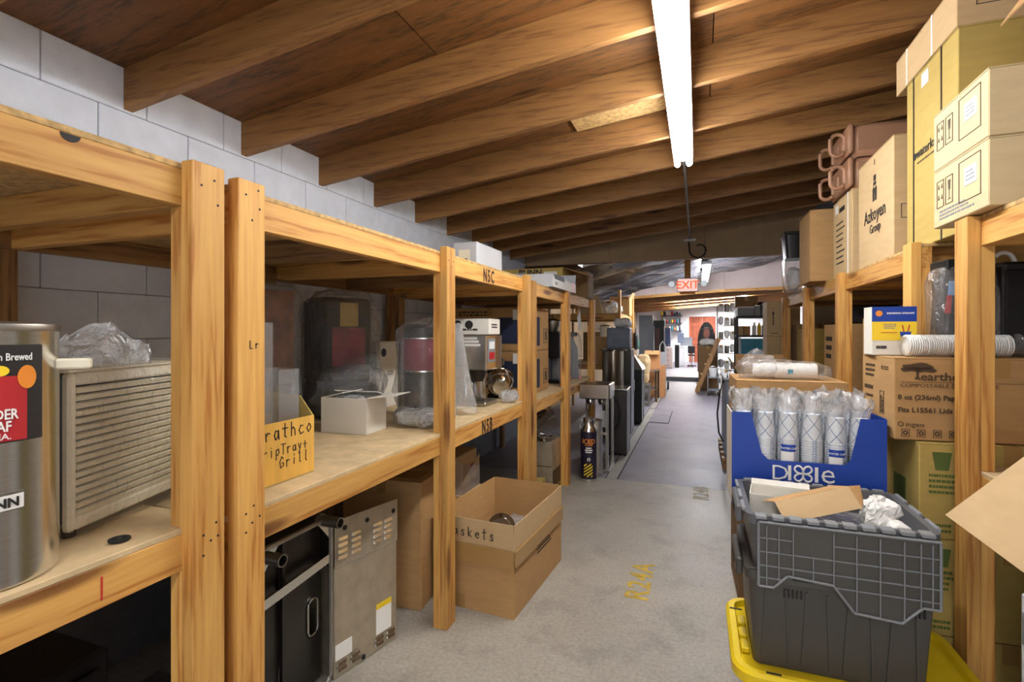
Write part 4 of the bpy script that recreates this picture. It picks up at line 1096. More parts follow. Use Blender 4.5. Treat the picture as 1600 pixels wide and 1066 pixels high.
def tote(name, label, loc, W, D, H, m, rz=0):
    t = T(name, label, 'tote', loc, rz)
    g = G(); k = .008
    rows = loft(g, [(rr(W * .94, D * .88, .025), 0), (rr(W, D, .03), H - .03), (rr(W + .024, D + .024, .03), H - .03), (rr(W + .024, D + .024, .03), H), (rr(W - k * 2, D - k * 2, .025), H), (rr(W * .94 - k * 2, D * .88 - k * 2, .02), k)])
    g.b.faces.new(rows[0][::-1]); g.b.faces.new(rows[-1]); g.go('body', m, t, smooth=True)
    yb, yt = -D * .44 - .001, -D / 2 - .001
    for i in range(8):      # moulded ribs of the long side
        x = -W * .40 + i * W * .8 / 7; s = .010 if i % 2 else -.010
        z0, z1 = .02, H - .05
        f = lambda z: yb + (yt - yb) * z / (H - .03)
        G().hexa([(x - .003 + s, f(z0) - .004, z0), (x + .003 + s, f(z0) - .004, z0), (x + .003 + s, f(z0) + .006, z0), (x - .003 + s, f(z0) + .006, z0)],
                 [(x - .003, f(z1) - .004, z1), (x + .003, f(z1) - .004, z1), (x + .003, f(z1) + .006, z1), (x - .003, f(z1) + .006, z1)]).go('rib', m, t)
    for sx in (-1, 1):      # end handles
        G().box(sx * (W / 2 + .012), sx * (W / 2 + .035), -D * .28, D * .28, H - .065, H - .005, .006).go('handle', m, t)
        for q in (-.04, .0, .04): G().box(sx * (W / 2 + .0345), sx * (W / 2 + .037), q - .013, q + .013, H - .05, H - .02).go('handle_slot', 'rubber', t)
    for x in (-W * .30, W * .34):
        for q in range(5):
            G().box(x + q * .012, x + q * .012 + .004, -D / 2 - .004, -D / 2 + .004, H - .075, H - .05).go('moulded_mark', 'black', t)
    return t
# lower tote, lid shut
W, D, H = .505, .405, .32
tl = tote('flip_lid_tote', 'lower grey flip-lid tote, shut, standing in the yellow lid', (.412, 2.035, .3515), W, D, H, 'tote_dark')
for sy in (-1, 1):
    y0 = sy * .002; y1 = sy * (D / 2 + .004)
    P = [(-W / 2, y1)] + [(-W / 2, y0 + sy * .02)]
    for i in range(8):
        xa = -W / 2 + i * W / 8; P += [(xa + .006, y0 + (.03 if (i % 2) == (sy > 0) else -.03) * 1), (xa + W / 8 - .006, y0 + (.03 if (i % 2) == (sy > 0) else -.03) * 1)]
    P += [(W / 2, y0 + sy * .02), (W / 2, y1)]
    G().box(-W / 2, W / 2, min(y0, y1), max(y0, y1), H, H + .006, .002).go('lid', 'tote_dark', tl)
for x in (-.19, -.10, .0, .10, .20):
    G().box(x - .028, x + .028, -D / 2 - .0165, -D / 2 + .0, H - .012, H - .002).go('latch_slot', 'rubber', tl)
# upper tote, lid halves hanging open
z0 = .3515 + .32 + .0075
W, D, H = .505, .405, .175
tu = tote('flip_lid_tote', 'upper grey flip-lid tote with its ribbed lid halves hanging open, full of packing', (.412, 2.035, z0), W, D, H, 'grey_tote', .0)
yf = -D / 2 - .029
Lp = [(-.225, .19), (-.205, .01 + .075), (-.165, .085), (-.13, .115), (.0, .105), (.052, .055), (.17, .05), (.215, .09), (.245, .09), (.245, .225), (-.225, .225)]
Lp[0] = (-.225, .085)
Lp = [(-.228, .088), (-.185, .088), (-.145, .118), (-.02, .112), (.035, .06), (.155, .055), (.205, .093), (.248, .093), (.248, .232), (-.228, .232)]
ZL = lambda z: H - .013 - (.232 - z) * 1.42
Lp = [(x, ZL(z)) for x, z in Lp]
G().prism(Lp, 'y', yf - .002, yf + .002).go('lid', 'tote_dark', tu)
def inside(x, z):
    c = False; n = len(Lp)
    for i in range(n):
        (x0, y0), (x1, y1) = Lp[i], Lp[i - 1]
        if (y0 > z) != (y1 > z) and x < (x1 - x0) * (z - y0) / (y1 - y0) + x0: c = not c
    return c
def zlow(x):
    z = ZL(.232)
    while z > -.2 and inside(x, z - .002): z -= .002
    return z
lid_ribs = [-.205, -.17, -.13, -.075, -.02, .04, .1, .16, .2, .228]
for i, x in enumerate(lid_ribs):
    zt_ = ZL(.225)
    if x == -.075: zt_ = ZL(.168)
    G().box(x - .0013, x + .0013, yf - .010, yf - .002, zlow(x) + .001, zt_).go('lid_rib', 'grey_tote_light', tu)
for z_ in (.108, .135, .166, .197):
    z = ZL(z_)
    xs_ = [x / 500 for x in range(-114, 125) if inside(x / 500, z)]
    if z_ == .197:
        xs_ = [x for x in xs_ if x < -.13 or x > -.02]
        a = [x for x in xs_ if x < -.1]; b = [x for x in xs_ if x > -.1]
        for q in (a, b): G().box(q[0], q[-1], yf - .009, yf - .002, z - .0013, z + .0013).go('lid_rib', 'grey_tote_light', tu)
        continue
    runs, cur = [], [xs_[0]]
    for q in xs_[1:]:
        if q - cur[-1] > .004: runs.append(cur); cur = []
        cur.append(q)
    runs.append(cur)
    for q in runs:
        G().box(q[0], q[-1], yf - .009, yf - .002, z - .0013, z + .0013).go('lid_rib', 'grey_tote_light', tu)
for (a, b), (c, d_) in zip(Lp, Lp[1:] + Lp[:1]):
    G().tube([(a, yf - .006, b), (c, yf - .006, d_)], .0042, 6).go('lid_edge', 'grey_tote_light', tu)
for i in range(10):
    x = -.22 + i * .049
    G().box(x - .017, x + .017, yf - .006, -D / 2 + .002, H - .006, H + .006, .002).go('hinge_knuckle', 'grey_tote_light', tu)
    G().box(x - .017, x + .017, D / 2 - .002, D / 2 + .018, H - .006, H + .006, .002).go('hinge_knuckle', 'grey_tote_light', tu)
G().box(-.23, .245, D / 2 + .023, D / 2 + .027, -.06, H).go('lid', 'grey_tote', tu)
for sx in (-1, 1):      # end wings of the folded lid
    for y in (-.13, .0, .13): G().box(sx * (W / 2 + .008), sx * (W / 2 + .02), y - .045, y + .045, H - .004, H + .008, .002).go('rim_block', 'grey_tote_light', tu)
# contents
crumple(T('packing_bag', 'bed of milky plastic packing inside the upper grey tote', 'plastic bag', (.412, 2.035, z0 + .0095)), (0, 0, .062), (.38, .28, .10), 105, 'film_milky', .08, 10, .4)
t = open_carton('white_mailer', 'open white-edged carton tray lying in the upper grey tote', (.285, 2.085, z0 + .112), (.20, .13, .07), [('+y', .04, 1.3)], -.12, 'white_card', 'card_inner')
G().box(.05, .075, .066, .12, .072, .0735).go('sticker', 'yellow', t)
t = T('folded_cardboard', 'folded tan cardboard sleeve slanting across the upper grey tote', 'cardboard', (.40, 2.0, z0 + .162), .45)
g = G(); g.hexa([(-.17, -.06, -.02), (.10, -.06, .02), (.10, -.057, .02), (-.17, -.057, -.02)], [(-.17, .0, .03), (.10, .0, .075), (.10, .003, .075), (-.17, .003, .03)]); g.go('panel', 'card_light', t)
g = G(); g.hexa([(-.17, .0, .03), (.10, .0, .075), (.10, .003, .075), (-.17, .003, .03)], [(-.17, .075, .01), (.10, .075, .055), (.10, .078, .055), (-.17, .078, .01)]); g.go('panel', 'card', t)
g = G(); g.hexa([(.10, -.06, .02), (.14, -.02, .03), (.14, -.017, .03), (.10, -.057, .02)], [(.10, .0, .075), (.16, .02, .07), (.16, .023, .07), (.10, .003, .075)]); g.go('end_flap', 'card', t)
crumple(T('plastic_bag', 'crumpled white plastic bag standing up in the upper grey tote', 'plastic bag', (.565, 2.01, z0 + .112)), (0, 0, .045), (.10, .11, .10), 111, 'wax', .3, 16, .9)
crumple(T('plastic_bag', 'flat white plastic bag by the right rim inside the upper grey tote', 'plastic bag', (.60, 1.935, z0 + .112)), (0, 0, .03), (.06, .09, .05), 113, 'wax', .15, 14, .8)

# cup display
rzD = .03
dl = (.127 + .275 * math.cos(rzD) - .12 * math.sin(rzD) * 1.0, 2.263 + .275 * math.sin(rzD) + .12 * math.cos(rzD), .745)
W, D, H = .54, .24, .375
t = T('cup_display_box', 'royal blue cut-front display box of paper cups behind the grey totes', 'display box', dl, rzD)
front = [(-W / 2, 0), (W / 2, 0), (W / 2, .372), (W / 2 - .085, .372), (W / 2 - .118, .21), (W / 2 - .137, .19), (-W / 2 + .137, .19), (-W / 2 + .112, .215), (-W / 2 + .072, .378), (-W / 2, .378)]
g = G()
def concave(g, poly, y0, y1):
    a = [g.v((x, y0, z)) for x, z in poly]; b = [g.v((x, y1, z)) for x, z in poly]; n = len(poly)
    for L in (a, b):
        es = [g.b.edges.new((L[i], L[(i + 1) % n])) for i in range(n)]
        bmesh.ops.triangle_fill(g.b, edges=es, use_beauty=True)
    for i in range(n): g.b.faces.new((a[i], a[(i + 1) % n], b[(i + 1) % n], b[i]))
concave(g, front, -D / 2, -D / 2 + .004); g.go('front_panel', 'blue', t)
for x in (-W / 2, W / 2 - .004): G().box(x, x + .004, -D / 2 + .004, D / 2, 0, .375).go('side_panel', 'white_card' if x < 0 else 'blue', t)
G().box(-W / 2, W / 2, D / 2, D / 2 + .004, 0, .36).go('back_panel', 'blue', t); G().box(-W / 2 + .004, W / 2 - .004, -D / 2 + .004, D / 2, 0, .004).go('base', 'blue', t)
fm = face_mx((W, D, H), '-y')
text(t, fm, .143, .115, 'D', .059, 'paper', bold=-.008, wide=1.08)
for u in (.206, .300):
    g = G(); g.mx = fm; g.box(u, u + .0115, .115, .174, -.0003, .0022); g.go('lettering', 'paper', t)
text(t, fm, .317, .1155, 'e', .079, 'paper', bold=-.006, wide=1.02)
for a in range(4):
    g = G(); g.mx = fm @ Matrix.Translation((.2595, .1445, 0)) @ Matrix.Rotation(PI / 4 + a * PI / 2, 4, 'Z')
    g.tube([(.0195 + .0175 * math.cos(q), .0125 * math.sin(q) * (1 + .25 * math.cos(q)), .0008) for q in [2 * PI * i / 20 for i in range(20)]], .0038, 6, True); g.go('flower_petal', 'paper', t, smooth=True)
# sleeves of cups
cup_me = None
def sleeve(x, y, n, label, tuft=True, band=False, sd=0):
    global cup_me
    p = Matrix.Translation(dl) @ Matrix.Rotation(rzD, 4, 'Z') @ Vector((x, y, .0065))
    t = T('cup_sleeve', label, 'paper cups', p, rzD + R.uniform(-1, 1), 'sleeves of paper cups in the blue box')
    if cup_me is None:
        prof = [(.0370, 0), (.0405, .001), (.0412, .003), (.0405, .0055), (.0372, .0065), (.0305, .1), (.0305, .106), (.0280, .106), (.0280, .1005), (.001, .1005)]
        o = G().lathe(prof, seg=20, cap=False).go('cup', 'cup', t, smooth=True); cup_me = o.data
    else: put('cup', cup_me, t)
    for k_ in range(1, n): put('cup', cup_me, t, loc=(0, 0, k_ * .0101))
    h = (n - 1) * .0101 + .106
    g = G(); s_ = R.randint(0, 99)
    def ringwall(prof, k2, seg, m, name):
        g = G(); rows = []
        for j, (r_, z_) in enumerate(prof):
            row = []
            for i in range(seg):
                th = 2 * PI * i / seg
                q = noise.noise_vector(Vector((math.cos(th) * 2.6, math.sin(th) * 2.6, z_ * 30 + s_)))
                kk = k2 * j / (len(prof) - 1) if name == 'bag_top' else k2
                row.append(g.v((r_ * math.cos(th) + q.x * kk, r_ * math.sin(th) + q.y * kk, z_ + q.z * kk)))
            rows.append(row)
        for a, b in zip(rows, rows[1:]):
            for i in range(seg): g.b.faces.new((a[i], a[(i + 1) % seg], b[(i + 1) % seg], b[i]))
        g.go(name, m, t, smooth='all')
    ringwall([(.0418, .002), (.0418, h * .3), (.0416, h - .105), (.0385, h - .05), (.035, h + .004)], .0004, 22, 'film', 'plastic_sleeve')
    ringwall([(.035, h + .004), (.034, h + .018), (.036, h + .03), (.040, h + .045), (.043, h + .062), (.044, h + .08 + R.uniform(-.01, .015))], .028, 30, 'film_milky', 'bag_top')
    if band:
        t2 = t
        a0 = -PI / 2 - (t.rotation_euler.z) - .75
        G().lathe([(.0422, h - .150), (.0428, h - .150), (.0428, h - .122), (.0422, h - .122)], seg=12, a0=a0, a1=a0 + 1.3, cap=False).go('band', 'blue', t, smooth=True)
        G().lathe([(.0422, h - .25), (.0426, h - .25), (.0426, h - .151), (.0422, h - .151)], seg=12, a0=a0, a1=a0 + 1.1, cap=False).go('label', 'paper', t, smooth=True)
        btext(t, .0429, a0 + .65, h - .141, 'WATER CUP', .0075, 'paper', eps=.0008, align='CENTER', bold=.02)
cx = [-.152, -.062, .012 + .01, .105, .190]
names = ('first', 'second', 'third', 'fourth', 'fifth', 'sixth')
for i in range(6):
    sleeve(-.223 + i * .0845, -.062, 27 - (1 if i > 3 else 0), 'bagged stack of lattice-print cups, %s from the aisle in the blue box front row' % names[i], band=i in (2, 4))
for i in range(6):
    sleeve(-.223 + i * .0845, .040, 27, 'bagged stack of lattice-print cups, %s from the aisle in the blue box back row' % names[i])
# the pile under and behind the display
carton('support_carton', 'brown carton on the floor under the blue cup display', (dl[0] + .03, dl[1] + .02, .43), (.44, .22, .312), rzD, 'card')
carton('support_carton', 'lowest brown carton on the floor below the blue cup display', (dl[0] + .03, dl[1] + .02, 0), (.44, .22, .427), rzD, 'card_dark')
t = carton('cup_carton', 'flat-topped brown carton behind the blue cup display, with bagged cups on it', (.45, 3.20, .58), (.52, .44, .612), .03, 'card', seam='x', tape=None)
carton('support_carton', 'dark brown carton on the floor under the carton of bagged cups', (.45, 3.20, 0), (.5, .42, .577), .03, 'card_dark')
t = T('bagged_cups', 'clear bag of nested white cups lying on the carton behind the blue display', 'plastic cups', (.43, 3.12, 1.1935), -.06)
for i in range(9): G().lathe([(.034, 0), (.042, .075), (.044, .078), (.041, .076), (.033, .002)], (-.14 + i * .012, 0, .046), 18, 'x', cap=False).go('cup', 'wax', t, smooth=True)
G().lathe([(.044, .0), (.040, .20), (.001, .202)], (-.03, 0, .046), 20, 'x').go('inner_stack', 'wax', t, smooth=True)
G().box(.03, .055, -.0455, -.043, .03, .055).go('blue_label', 'teal', t)
crumple(t, (.02, 0, .047), (.44, .17, .105), 121, 'film', .16, 11, .6)
crumple(t, (-.12, 0, .055), (.20, .16, .13), 123, 'film', .2, 13, .7, .03, 'bag_top')

# paper-goods cartons
s = (.66, .285, .305); rzE = .09
def corner(px, py, s, rz):     # base centre from the near aisle-side corner
    v = Matrix.Rotation(rz, 2) @ Vector((s[0] / 2, s[1] / 2)); return px + v.x, py + v.y
cx_, cy_ = corner(.690, 2.265, s, rzE)
t = carton('dinnerware_carton', 'tan carton printed with a dark tree and lettering, beside the blue display', (cx_, cy_, 1.05), s, rzE, 'card')
fm, lm = face_mx(s, '-y'), face_mx(s, '-x')
g = G(); g.mx = fm
for c, a, b in (((.075, .272), .05, .013), ((.055, .262), .035, .010), ((.10, .260), .035, .010)):
    g.hexa([(c[0] + a * math.cos(2 * PI * i / 18), c[1] + b * math.sin(2 * PI * i / 18) + .003 * math.sin(5 * i), -.0003) for i in range(18)], [(c[0] + a * math.cos(2 * PI * i / 18), c[1] + b * math.sin(2 * PI * i / 18) + .003 * math.sin(5 * i), .0015) for i in range(18)])
g.hexa([(.064, .225, -.0003), (.085, .222, -.0003), (.078, .235, -.0003), (.078, .265, -.0003), (.068, .265, -.0003), (.070, .238, -.0003)], [(.064, .225, .0015), (.085, .222, .0015), (.078, .235, .0015), (.078, .265, .0015), (.068, .265, .0015), (.070, .238, .0015)])
g.go('printed_tree', 'inkb', t, kind='stuff')
text(t, fm, .082, .222, 'earthchoice', .029, 'inkb', bold=.03, wide=1.1)
plate(t, fm, .02, .214, .5, .2155, 'inkb', 'printed_rule', .0003, .001)
text(t, fm, .018, .196, 'COMPOSTABLE DINNERWARE', .0135, 'inkb', wide=1.15)
text(t, fm, .01, .150, '8 oz (236ml) Paper Hot', .0175, 'inkb', bold=.04, wide=1.05)
text(t, fm, .01, .103, 'Fits L15561 Lids', .0175, 'inkb', bold=.04, wide=1.05)
text(t, fm, .034, .050, 'ingeo', .0165, 'inkb', wide=1.2)
g = G(); g.mx = fm; g.ring((.02, .058, 0), .007, .0095, .0015); g.go('printed_mark', 'inkb', t)
for i in range(4):
    outline(t, fm, .022 + i * .05, .012, .048 + i * .05, .040, 'inkb', .0018); g = G(); g.mx = fm; g.ring((.035 + i * .05, .026, 0), .004, .009, .0015, seg=8); g.go('printed_symbol', 'inkb', t)
scribble(t, lm, .03, .215, .12, .275, 3, 'inkb', 2); scribble(t, lm, .02, .16, .11, .19, 1, 'inkb', 5); scribble(t, lm, .02, .13, .1, .15, 1, 'inkb', 6)
g = G(); g.mx = lm; g.ring((.185, .262, 0), .005, .008, .0015); g.go('printed_mark', 'inkb', t); scribble(t, lm, .20, .252, .245, .270, 2, 'inkb', 9)
outline(t, lm, .165, .08, .20, .17, 'inkb', .0015); scribble(t, lm @ Matrix.Translation((.198, .085, 0)) @ Matrix.Rotation(PI / 2, 4, 'Z'), 0, 0, .08, .03, 5, 'inkb', 12)
outline(t, fm, .45, .03, .60, .08, 'inkb', .0018)
g = G(); g.mx = fm
for i in range(22): g.box(.455 + i * .0063, .455 + i * .0063 + R.choice((.001, .002, .003)), .035, .075, -.0003, .0012)
g.go('barcode', 'inkb', t)
for k_, lab in enumerate(('lowest of three tan cup cartons with green print behind the near post', 'middle of three tan cup cartons with green print behind the near post', 'top one of three tan cup cartons with green print, under the tree carton')):
    s = (.56, .30, .347)
    a, b = corner(.755 + .003 * k_, 2.25, s, .08)
    t = carton('cup_carton', lab, (a, b, .0 + k_ * .3495), s, .08, 'card_yellow')
    fm, lm = face_mx(s, '-y'), face_mx(s, '-x')
    g = G(); g.mx = fm; g.hexa([(.05, .25, -.0003), (.09, .25, -.0003), (.10, .315, -.0003), (.04, .315, -.0003)], [(.05, .25, .0014), (.09, .25, .0014), (.10, .315, .0014), (.04, .315, .0014)]); g.go('printed_cup', 'green_ink', t)
    scribble(t, fm, .03, .16, .12, .24, 4, 'green_ink', 20 + k_); p_ = plate(t, lm, .10, .10, .20, .19, 'green_ink', 'printed_square'); scribble(p_, fm, .03, .02, .12, .06, 2, 'green_ink', 31)
s = (.15, .10, .195)
t = carton('straw_carton', 'blue, yellow and white carton of drinking straws on the tree-print carton', (.735, 2.47, 1.3565), s, .02, 'white_card', tape=None)
fm = face_mx(s, '-y')
plate(t, fm, 0, .135, .15, .195, 'blue', 'blue_panel'); plate(t, fm, 0, .06, .15, .135, 'yellow', 'yellow_panel')
text(t, fm, .05, .165, 'DRINKING STRAWS', .0072, 'paper', bold=.03)
g = G(); g.mx = fm; g.lathe([(.001, -.0002), (.012, -.0002), (.012, .0024), (.001, .0024)], (.024, .168, 0), 14, cap=False); g.go('round_badge', 'orange', t)
g = G(); g.mx = fm; g.hexa([(.10, .055, .0), (.125, .055, .0), (.132, .095, .0), (.093, .095, .0)], [(.10, .055, .0028), (.125, .055, .0028), (.132, .095, .0028), (.093, .095, .0028)]); g.go('printed_cup', 'blue', t)
for a, b in ((.105, .10), (.118, .124)): 
    g = G(); g.mx = fm; g.hexa([(a, .095, 0), (a + .004, .095, 0), (b + .004, .122, 0), (b, .122, 0)], [(a, .095, .0026), (a + .004, .095, .0026), (b + .004, .122, .0026), (b, .122, .0026)]); g.go('printed_straw', 'red', t)
scribble(t, Matrix.Translation((0, -.0012, 0)) @ fm, .04, .105, .09, .128, 3, 'grey_paint', 3); plate(t, Matrix.Translation((0, -.0012, 0)) @ fm, .03, .09, .085, .0925, 'red', 'printed_rule')
scribble(t, fm, .015, .02, .05, .045, 1, 'ink', 6)
t = T('lid_sleeve', 'clear sleeve of white cup lids lying on the tree-print carton behind the near post', 'cup lids', (.745, 2.335, 1.3575), .10)
lid_me = None
for i in range(44):
    if lid_me is None:
        o = G().lathe([(.034, 0), (.040, .001), (.041, .004), (.036, .0045), (.03, .0072), (.001, .0072)], (0, 0, 0), 20, 'x', cap=False).go('cup_lid', 'wax', t, smooth=True, loc=(0, 0, .0418)); lid_me = o.data
    else: put('cup_lid', lid_me, t, loc=(i * .0074, R.uniform(-.001, .001), .0418))
G().lathe([(.001, -.012), (.038, -.004), (.0413, .05), (.0416, .28), (.0410, .326), (.033, .34), (.045, .355)], (0, 0, .0418), 22, 'x', cap=False).go('plastic_sleeve', 'film', t, smooth='all')
for v in t.children[-1].data.vertices: v.co.z = max(v.co.z, .0004)
t = T('black_hopper', 'black hopper in a clear bag with a blue tag, on the tree-print carton', 'hopper', (.975, 2.487, 1.3575), .1)
g = G(); rows = loft(g, [(rr(.17, .12, .015), 0), (rr(.135, .11, .015), .33)]); g.b.faces.new(rows[0][::-1]); g.b.faces.new(rows[-1]); g.go('body', 'black', t, smooth=True)
G().box(-.075, .075, -.062, .062, .33, .375, .005).go('cap', 'black', t)
G().hexa([(-.075, -.066, .235), (.0, -.066, .235), (.0, -.0645, .235), (-.075, -.0645, .235)], [(-.068, -.062, .29), (.0, -.062, .29), (.0, -.0605, .29), (-.068, -.0605, .29)]).go('blue_tag', 'bluetag', t)
G().hexa([(-.085, -.067, .165), (-.065, -.067, .165), (-.065, -.065, .165), (-.085, -.065, .165)], [(-.076, -.065, .235), (-.06, -.065, .235), (-.06, -.063, .235), (-.076, -.063, .235)]).go('red_tag', 'red', t)
crumple(t, (0, 0, .18), (.20, .15, .37), 131, 'film', .06, 9, .4)
t = T('black_case', 'big black plastic case standing on the tree-print carton right of the near post', 'case', (1.23, 2.53, 1.3575), .12)
G().box(-.15, .15, -.07, .12, 0, .36, .012).go('body', 'black', t); G().box(-.145, .145, -.072, -.068, .02, .33, .004).go('front_sheet', 'black_metal', t)
G().tube([(-.12 + .035 * math.cos(a), -.02, .36 + .04 * math.sin(a)) for a in [PI * i / 10 for i in range(11)]], .008).go('hose_loop', 'wax', t, smooth=True)

# shelf across: large cartons on top
Z = 1.8265
s = (.62, .50, .785)
t = carton('yellow_carton', 'very tall yellow carton with black straps and black lettering on the timber shelving', (.93 + .31, 2.64, Z), s, 0, 'card_yellow', tape=None)
lm, fm = face_mx(s, '-x'), face_mx(s, '-y')
for u in (.075, .355):
    g = G(); g.mx = lm; g.box(u, u + .012, 0, s[2], -.0003, .0015); g.go('strap', 'black', t)
g = G(); g.mx = fm; g.box(.42, .432, 0, s[2], -.0003, .0015); g.go('strap', 'black', t)
text(t, lm, .115, .405, 'waterlogic', .042, 'ink', bold=.01)
scribble(t, lm, .12, .375, .33, .39, 1, 'inkb', 3)
g = G(); g.mx = lm; g.lathe([(.001, -.0003), (.016, -.0003), (.016, .0015), (.001, .0015)], (.095, .42, 0), 16, cap=False); g.go('drop_mark', 'ink', t)
plate(t, lm, .17, .70, .24, .76, 'paper', 'paper_label'); plate(t, lm, .40, .46, .49, .475, 'card_light', 'tape_strip')
g = G(); g.mx = fm; g.ring((.30, .56, 0), .015, .018, .0012); g.go('hand_hole', 'card', t)
s = (.6, .62, .17)
t = carton('flat_carton', 'flat tan carton with a white string band lying on the yellow strapped carton', (.925 + .3, 2.70, Z + .787), s, 0, 'card_light', tape=None)
for u in (.13, .40):
    g = G(); g.mx = face_mx(s, '-x'); g.box(u, u + .012, 0, s[2], -.0003, .002); g.go('string', 'paper', t)
for u in (.06, .18): outline(t, face_mx(s, '-y'), u, .07, u + .09, .15, 'ink')
s = (.58, .57, .59)
t = carton('logo_carton', 'tan carton with a black pawn emblem and black lettering, beside the yellow carton', (.9 + .29, 3.25, Z + .0), s, 0, 'card_light')
lm = face_mx(s, '-x')
text(t, lm, .29, .232, 'Azkoyen', .073, 'ink', align='CENTER', bold=.012, wide=.96); text(t, lm, .30, .165, 'Group', .05, 'ink', align='CENTER', wide=.95)
g = G(); g.mx = lm
for u in (.272, .308): g.hexa([(u - .012, .335, -.0003), (u + .012, .335, -.0003), (u + .016, .40, -.0003), (u + .0, .415, -.0003), (u - .016, .40, -.0003)], [(u - .012, .335, .0015), (u + .012, .335, .0015), (u + .016, .40, .0015), (u, .415, .0015), (u - .016, .40, .0015)])
g.box(.268, .312, .42, .438, -.0003, .0015); g.box(.272, .308, .443, .475, -.0003, .0015); g.go('emblem', 'ink', t, kind='stuff')
plate(t, lm, .285, .53, .291, .56, 'ink', 'printed_mark'); outline(t, face_mx(s, '-y'), .03, .18, .08, .25, 'ink')
s = (.42, .46, .515)
t = carton('list_carton', 'tan carton printed with a list and bound with white strap, under the brown carriers', (.9 + .21, 3.90, Z), s, 0, 'card_light', tape=None)
lm = face_mx(s, '-x'); 
for i in range(8): scribble(t, lm, .08, .08 + i * .038, .30, .10 + i * .038, 1, 'ink', 40 + i)
scribble(t, lm, .16, .41, .3, .47, 1, 'ink', 77)
g = G(); g.mx = lm; g.box(.36, .375, 0, s[2], -.0003, .003); g.go('strap', 'wax', t)
plate(t, lm, .06, .43, .13, .49, 'paper', 'paper_label')
for k_, lab in enumerate(('lower brown insulated drink carrier with loop handles on the list-print carton', 'upper brown insulated drink carrier with loop handles, stacked under the joists')):
    t = T('drink_carrier', lab, 'drink carrier', (1.17, 3.92, Z + .517 + k_ * .208), 0)
    G().box(-.26, .26, -.22, .22, 0, .20, .03).go('body', 'brown_plastic', t, smooth=True)
    G().box(-.285, -.25, -.225, .225, .02, .205, .012).go('rim', 'brown_plastic', t, smooth=True)
    for y in (-.14, .15):
        pts = [(-.325 + .04 * math.cos(a), y, .10 + (.03 if math.sin(a) > 0 else -.03) + .04 * math.sin(a)) for a in [2 * PI * i / 20 for i in range(20)]]
        G().tube(pts, .012, 8, True).go('handle', 'brown_plastic', t, smooth=True)
    G().box(-.30, -.28, -.03, .03, .06, .14, .006).go('latch', 'brown_plastic', t)
s = (.42, .42, .53)
t = carton('web_carton', 'tan carton with small blue lettering on the far part of the timber shelving', (.725 + .21 + .06, 4.50, Z), s, 0, 'card')
fm = face_mx(s, '-y'); text(t, fm, .20, .205, 'We', .05, 'navy', bold=.03); scribble(t, fm, .22, .09, .3, .16, 2, 'navy', 4)
t = T('hose_coil', 'black hose coil lying on the carton with small blue lettering', 'hose', (.98, 4.5, Z + .532))
for k_ in range(3): G().tube([((.13 - .01 * k_) * math.cos(a), (.13 - .01 * k_) * math.sin(a), .014 + .024 * k_) for a in [2 * PI * i / 24 for i in range(24)]], .012, 8, True).go('coil', 'rubber', t, smooth=True)
t = T('clear_tub', 'clear plastic tub on the far part of the timber shelving, carrying a black tub', 'tub', (.86, 5.45, Z))
g = G(); rows = loft(g, [(rr(.16, .24, .03), 0), (rr(.19, .28, .03), .30), (rr(.20, .29, .03), .31), (rr(.175, .265, .03), .31), (rr(.15, .23, .03), .004)]); g.b.faces.new(rows[0][::-1]); g.b.faces.new(rows[-1]); g.go('body', 'acrylic', t, smooth=True)
G().blob((0, 0, .13), (.12, .18, .22), 5, .15, 12, .7).go('contents', 'film_milky', t, smooth='all')
t = T('black_tub', 'black lidded tub stacked on the clear plastic tub', 'tub', (.86, 5.45, Z + .312))
g = G(); rows = loft(g, [(rr(.15, .22, .03), 0), (rr(.18, .26, .03), .22)]); g.b.faces.new(rows[0][::-1]); g.b.faces.new(rows[-1]); g.go('body', 'black', t, smooth=True)
G().box(-.1, .1, -.14, .14, .22, .25, .008).go('lid', 'dark_steel', t)
Z2 = .9315
for (y, h, d, lab, m) in ((3.40, .60, .5, 'brown carton with a white paper label inside the shelving, nearest of a row', 'card'), (4.36, .575, .58, 'brown carton with a white sticker inside the shelving, second of a row', 'card'), (5.55, .55, .5, 'plain tan carton inside the shelving, third of a row', 'card_yellow'), (6.0, .60, .3, 'dark carton at the far end inside the shelving', 'card_dark')):
    s = (.5, d, h)
    t = carton('stored_carton', lab, (.95 + .25, y, Z2), s, 0, m)
    if m == 'card':
        p_ = plate(t, face_mx(s, '-x'), d * .72, .26, d * .9, .42, 'paper', 'paper_label'); scribble(p_, face_mx(s, '-x'), .06, .3, .25, .5, 3, 'ink', 6)
t = T('black_appliance', 'black boxy appliance on top of the second stored carton', 'appliance', (1.15, 4.36, Z2 + .578)); G().box(-.15, .15, -.2, .2, 0, .13, .01).go('body', 'black', t); G().box(-.154, -.15, -.12, .0, .03, .1, .002).go('panel', 'grey_paint', t)
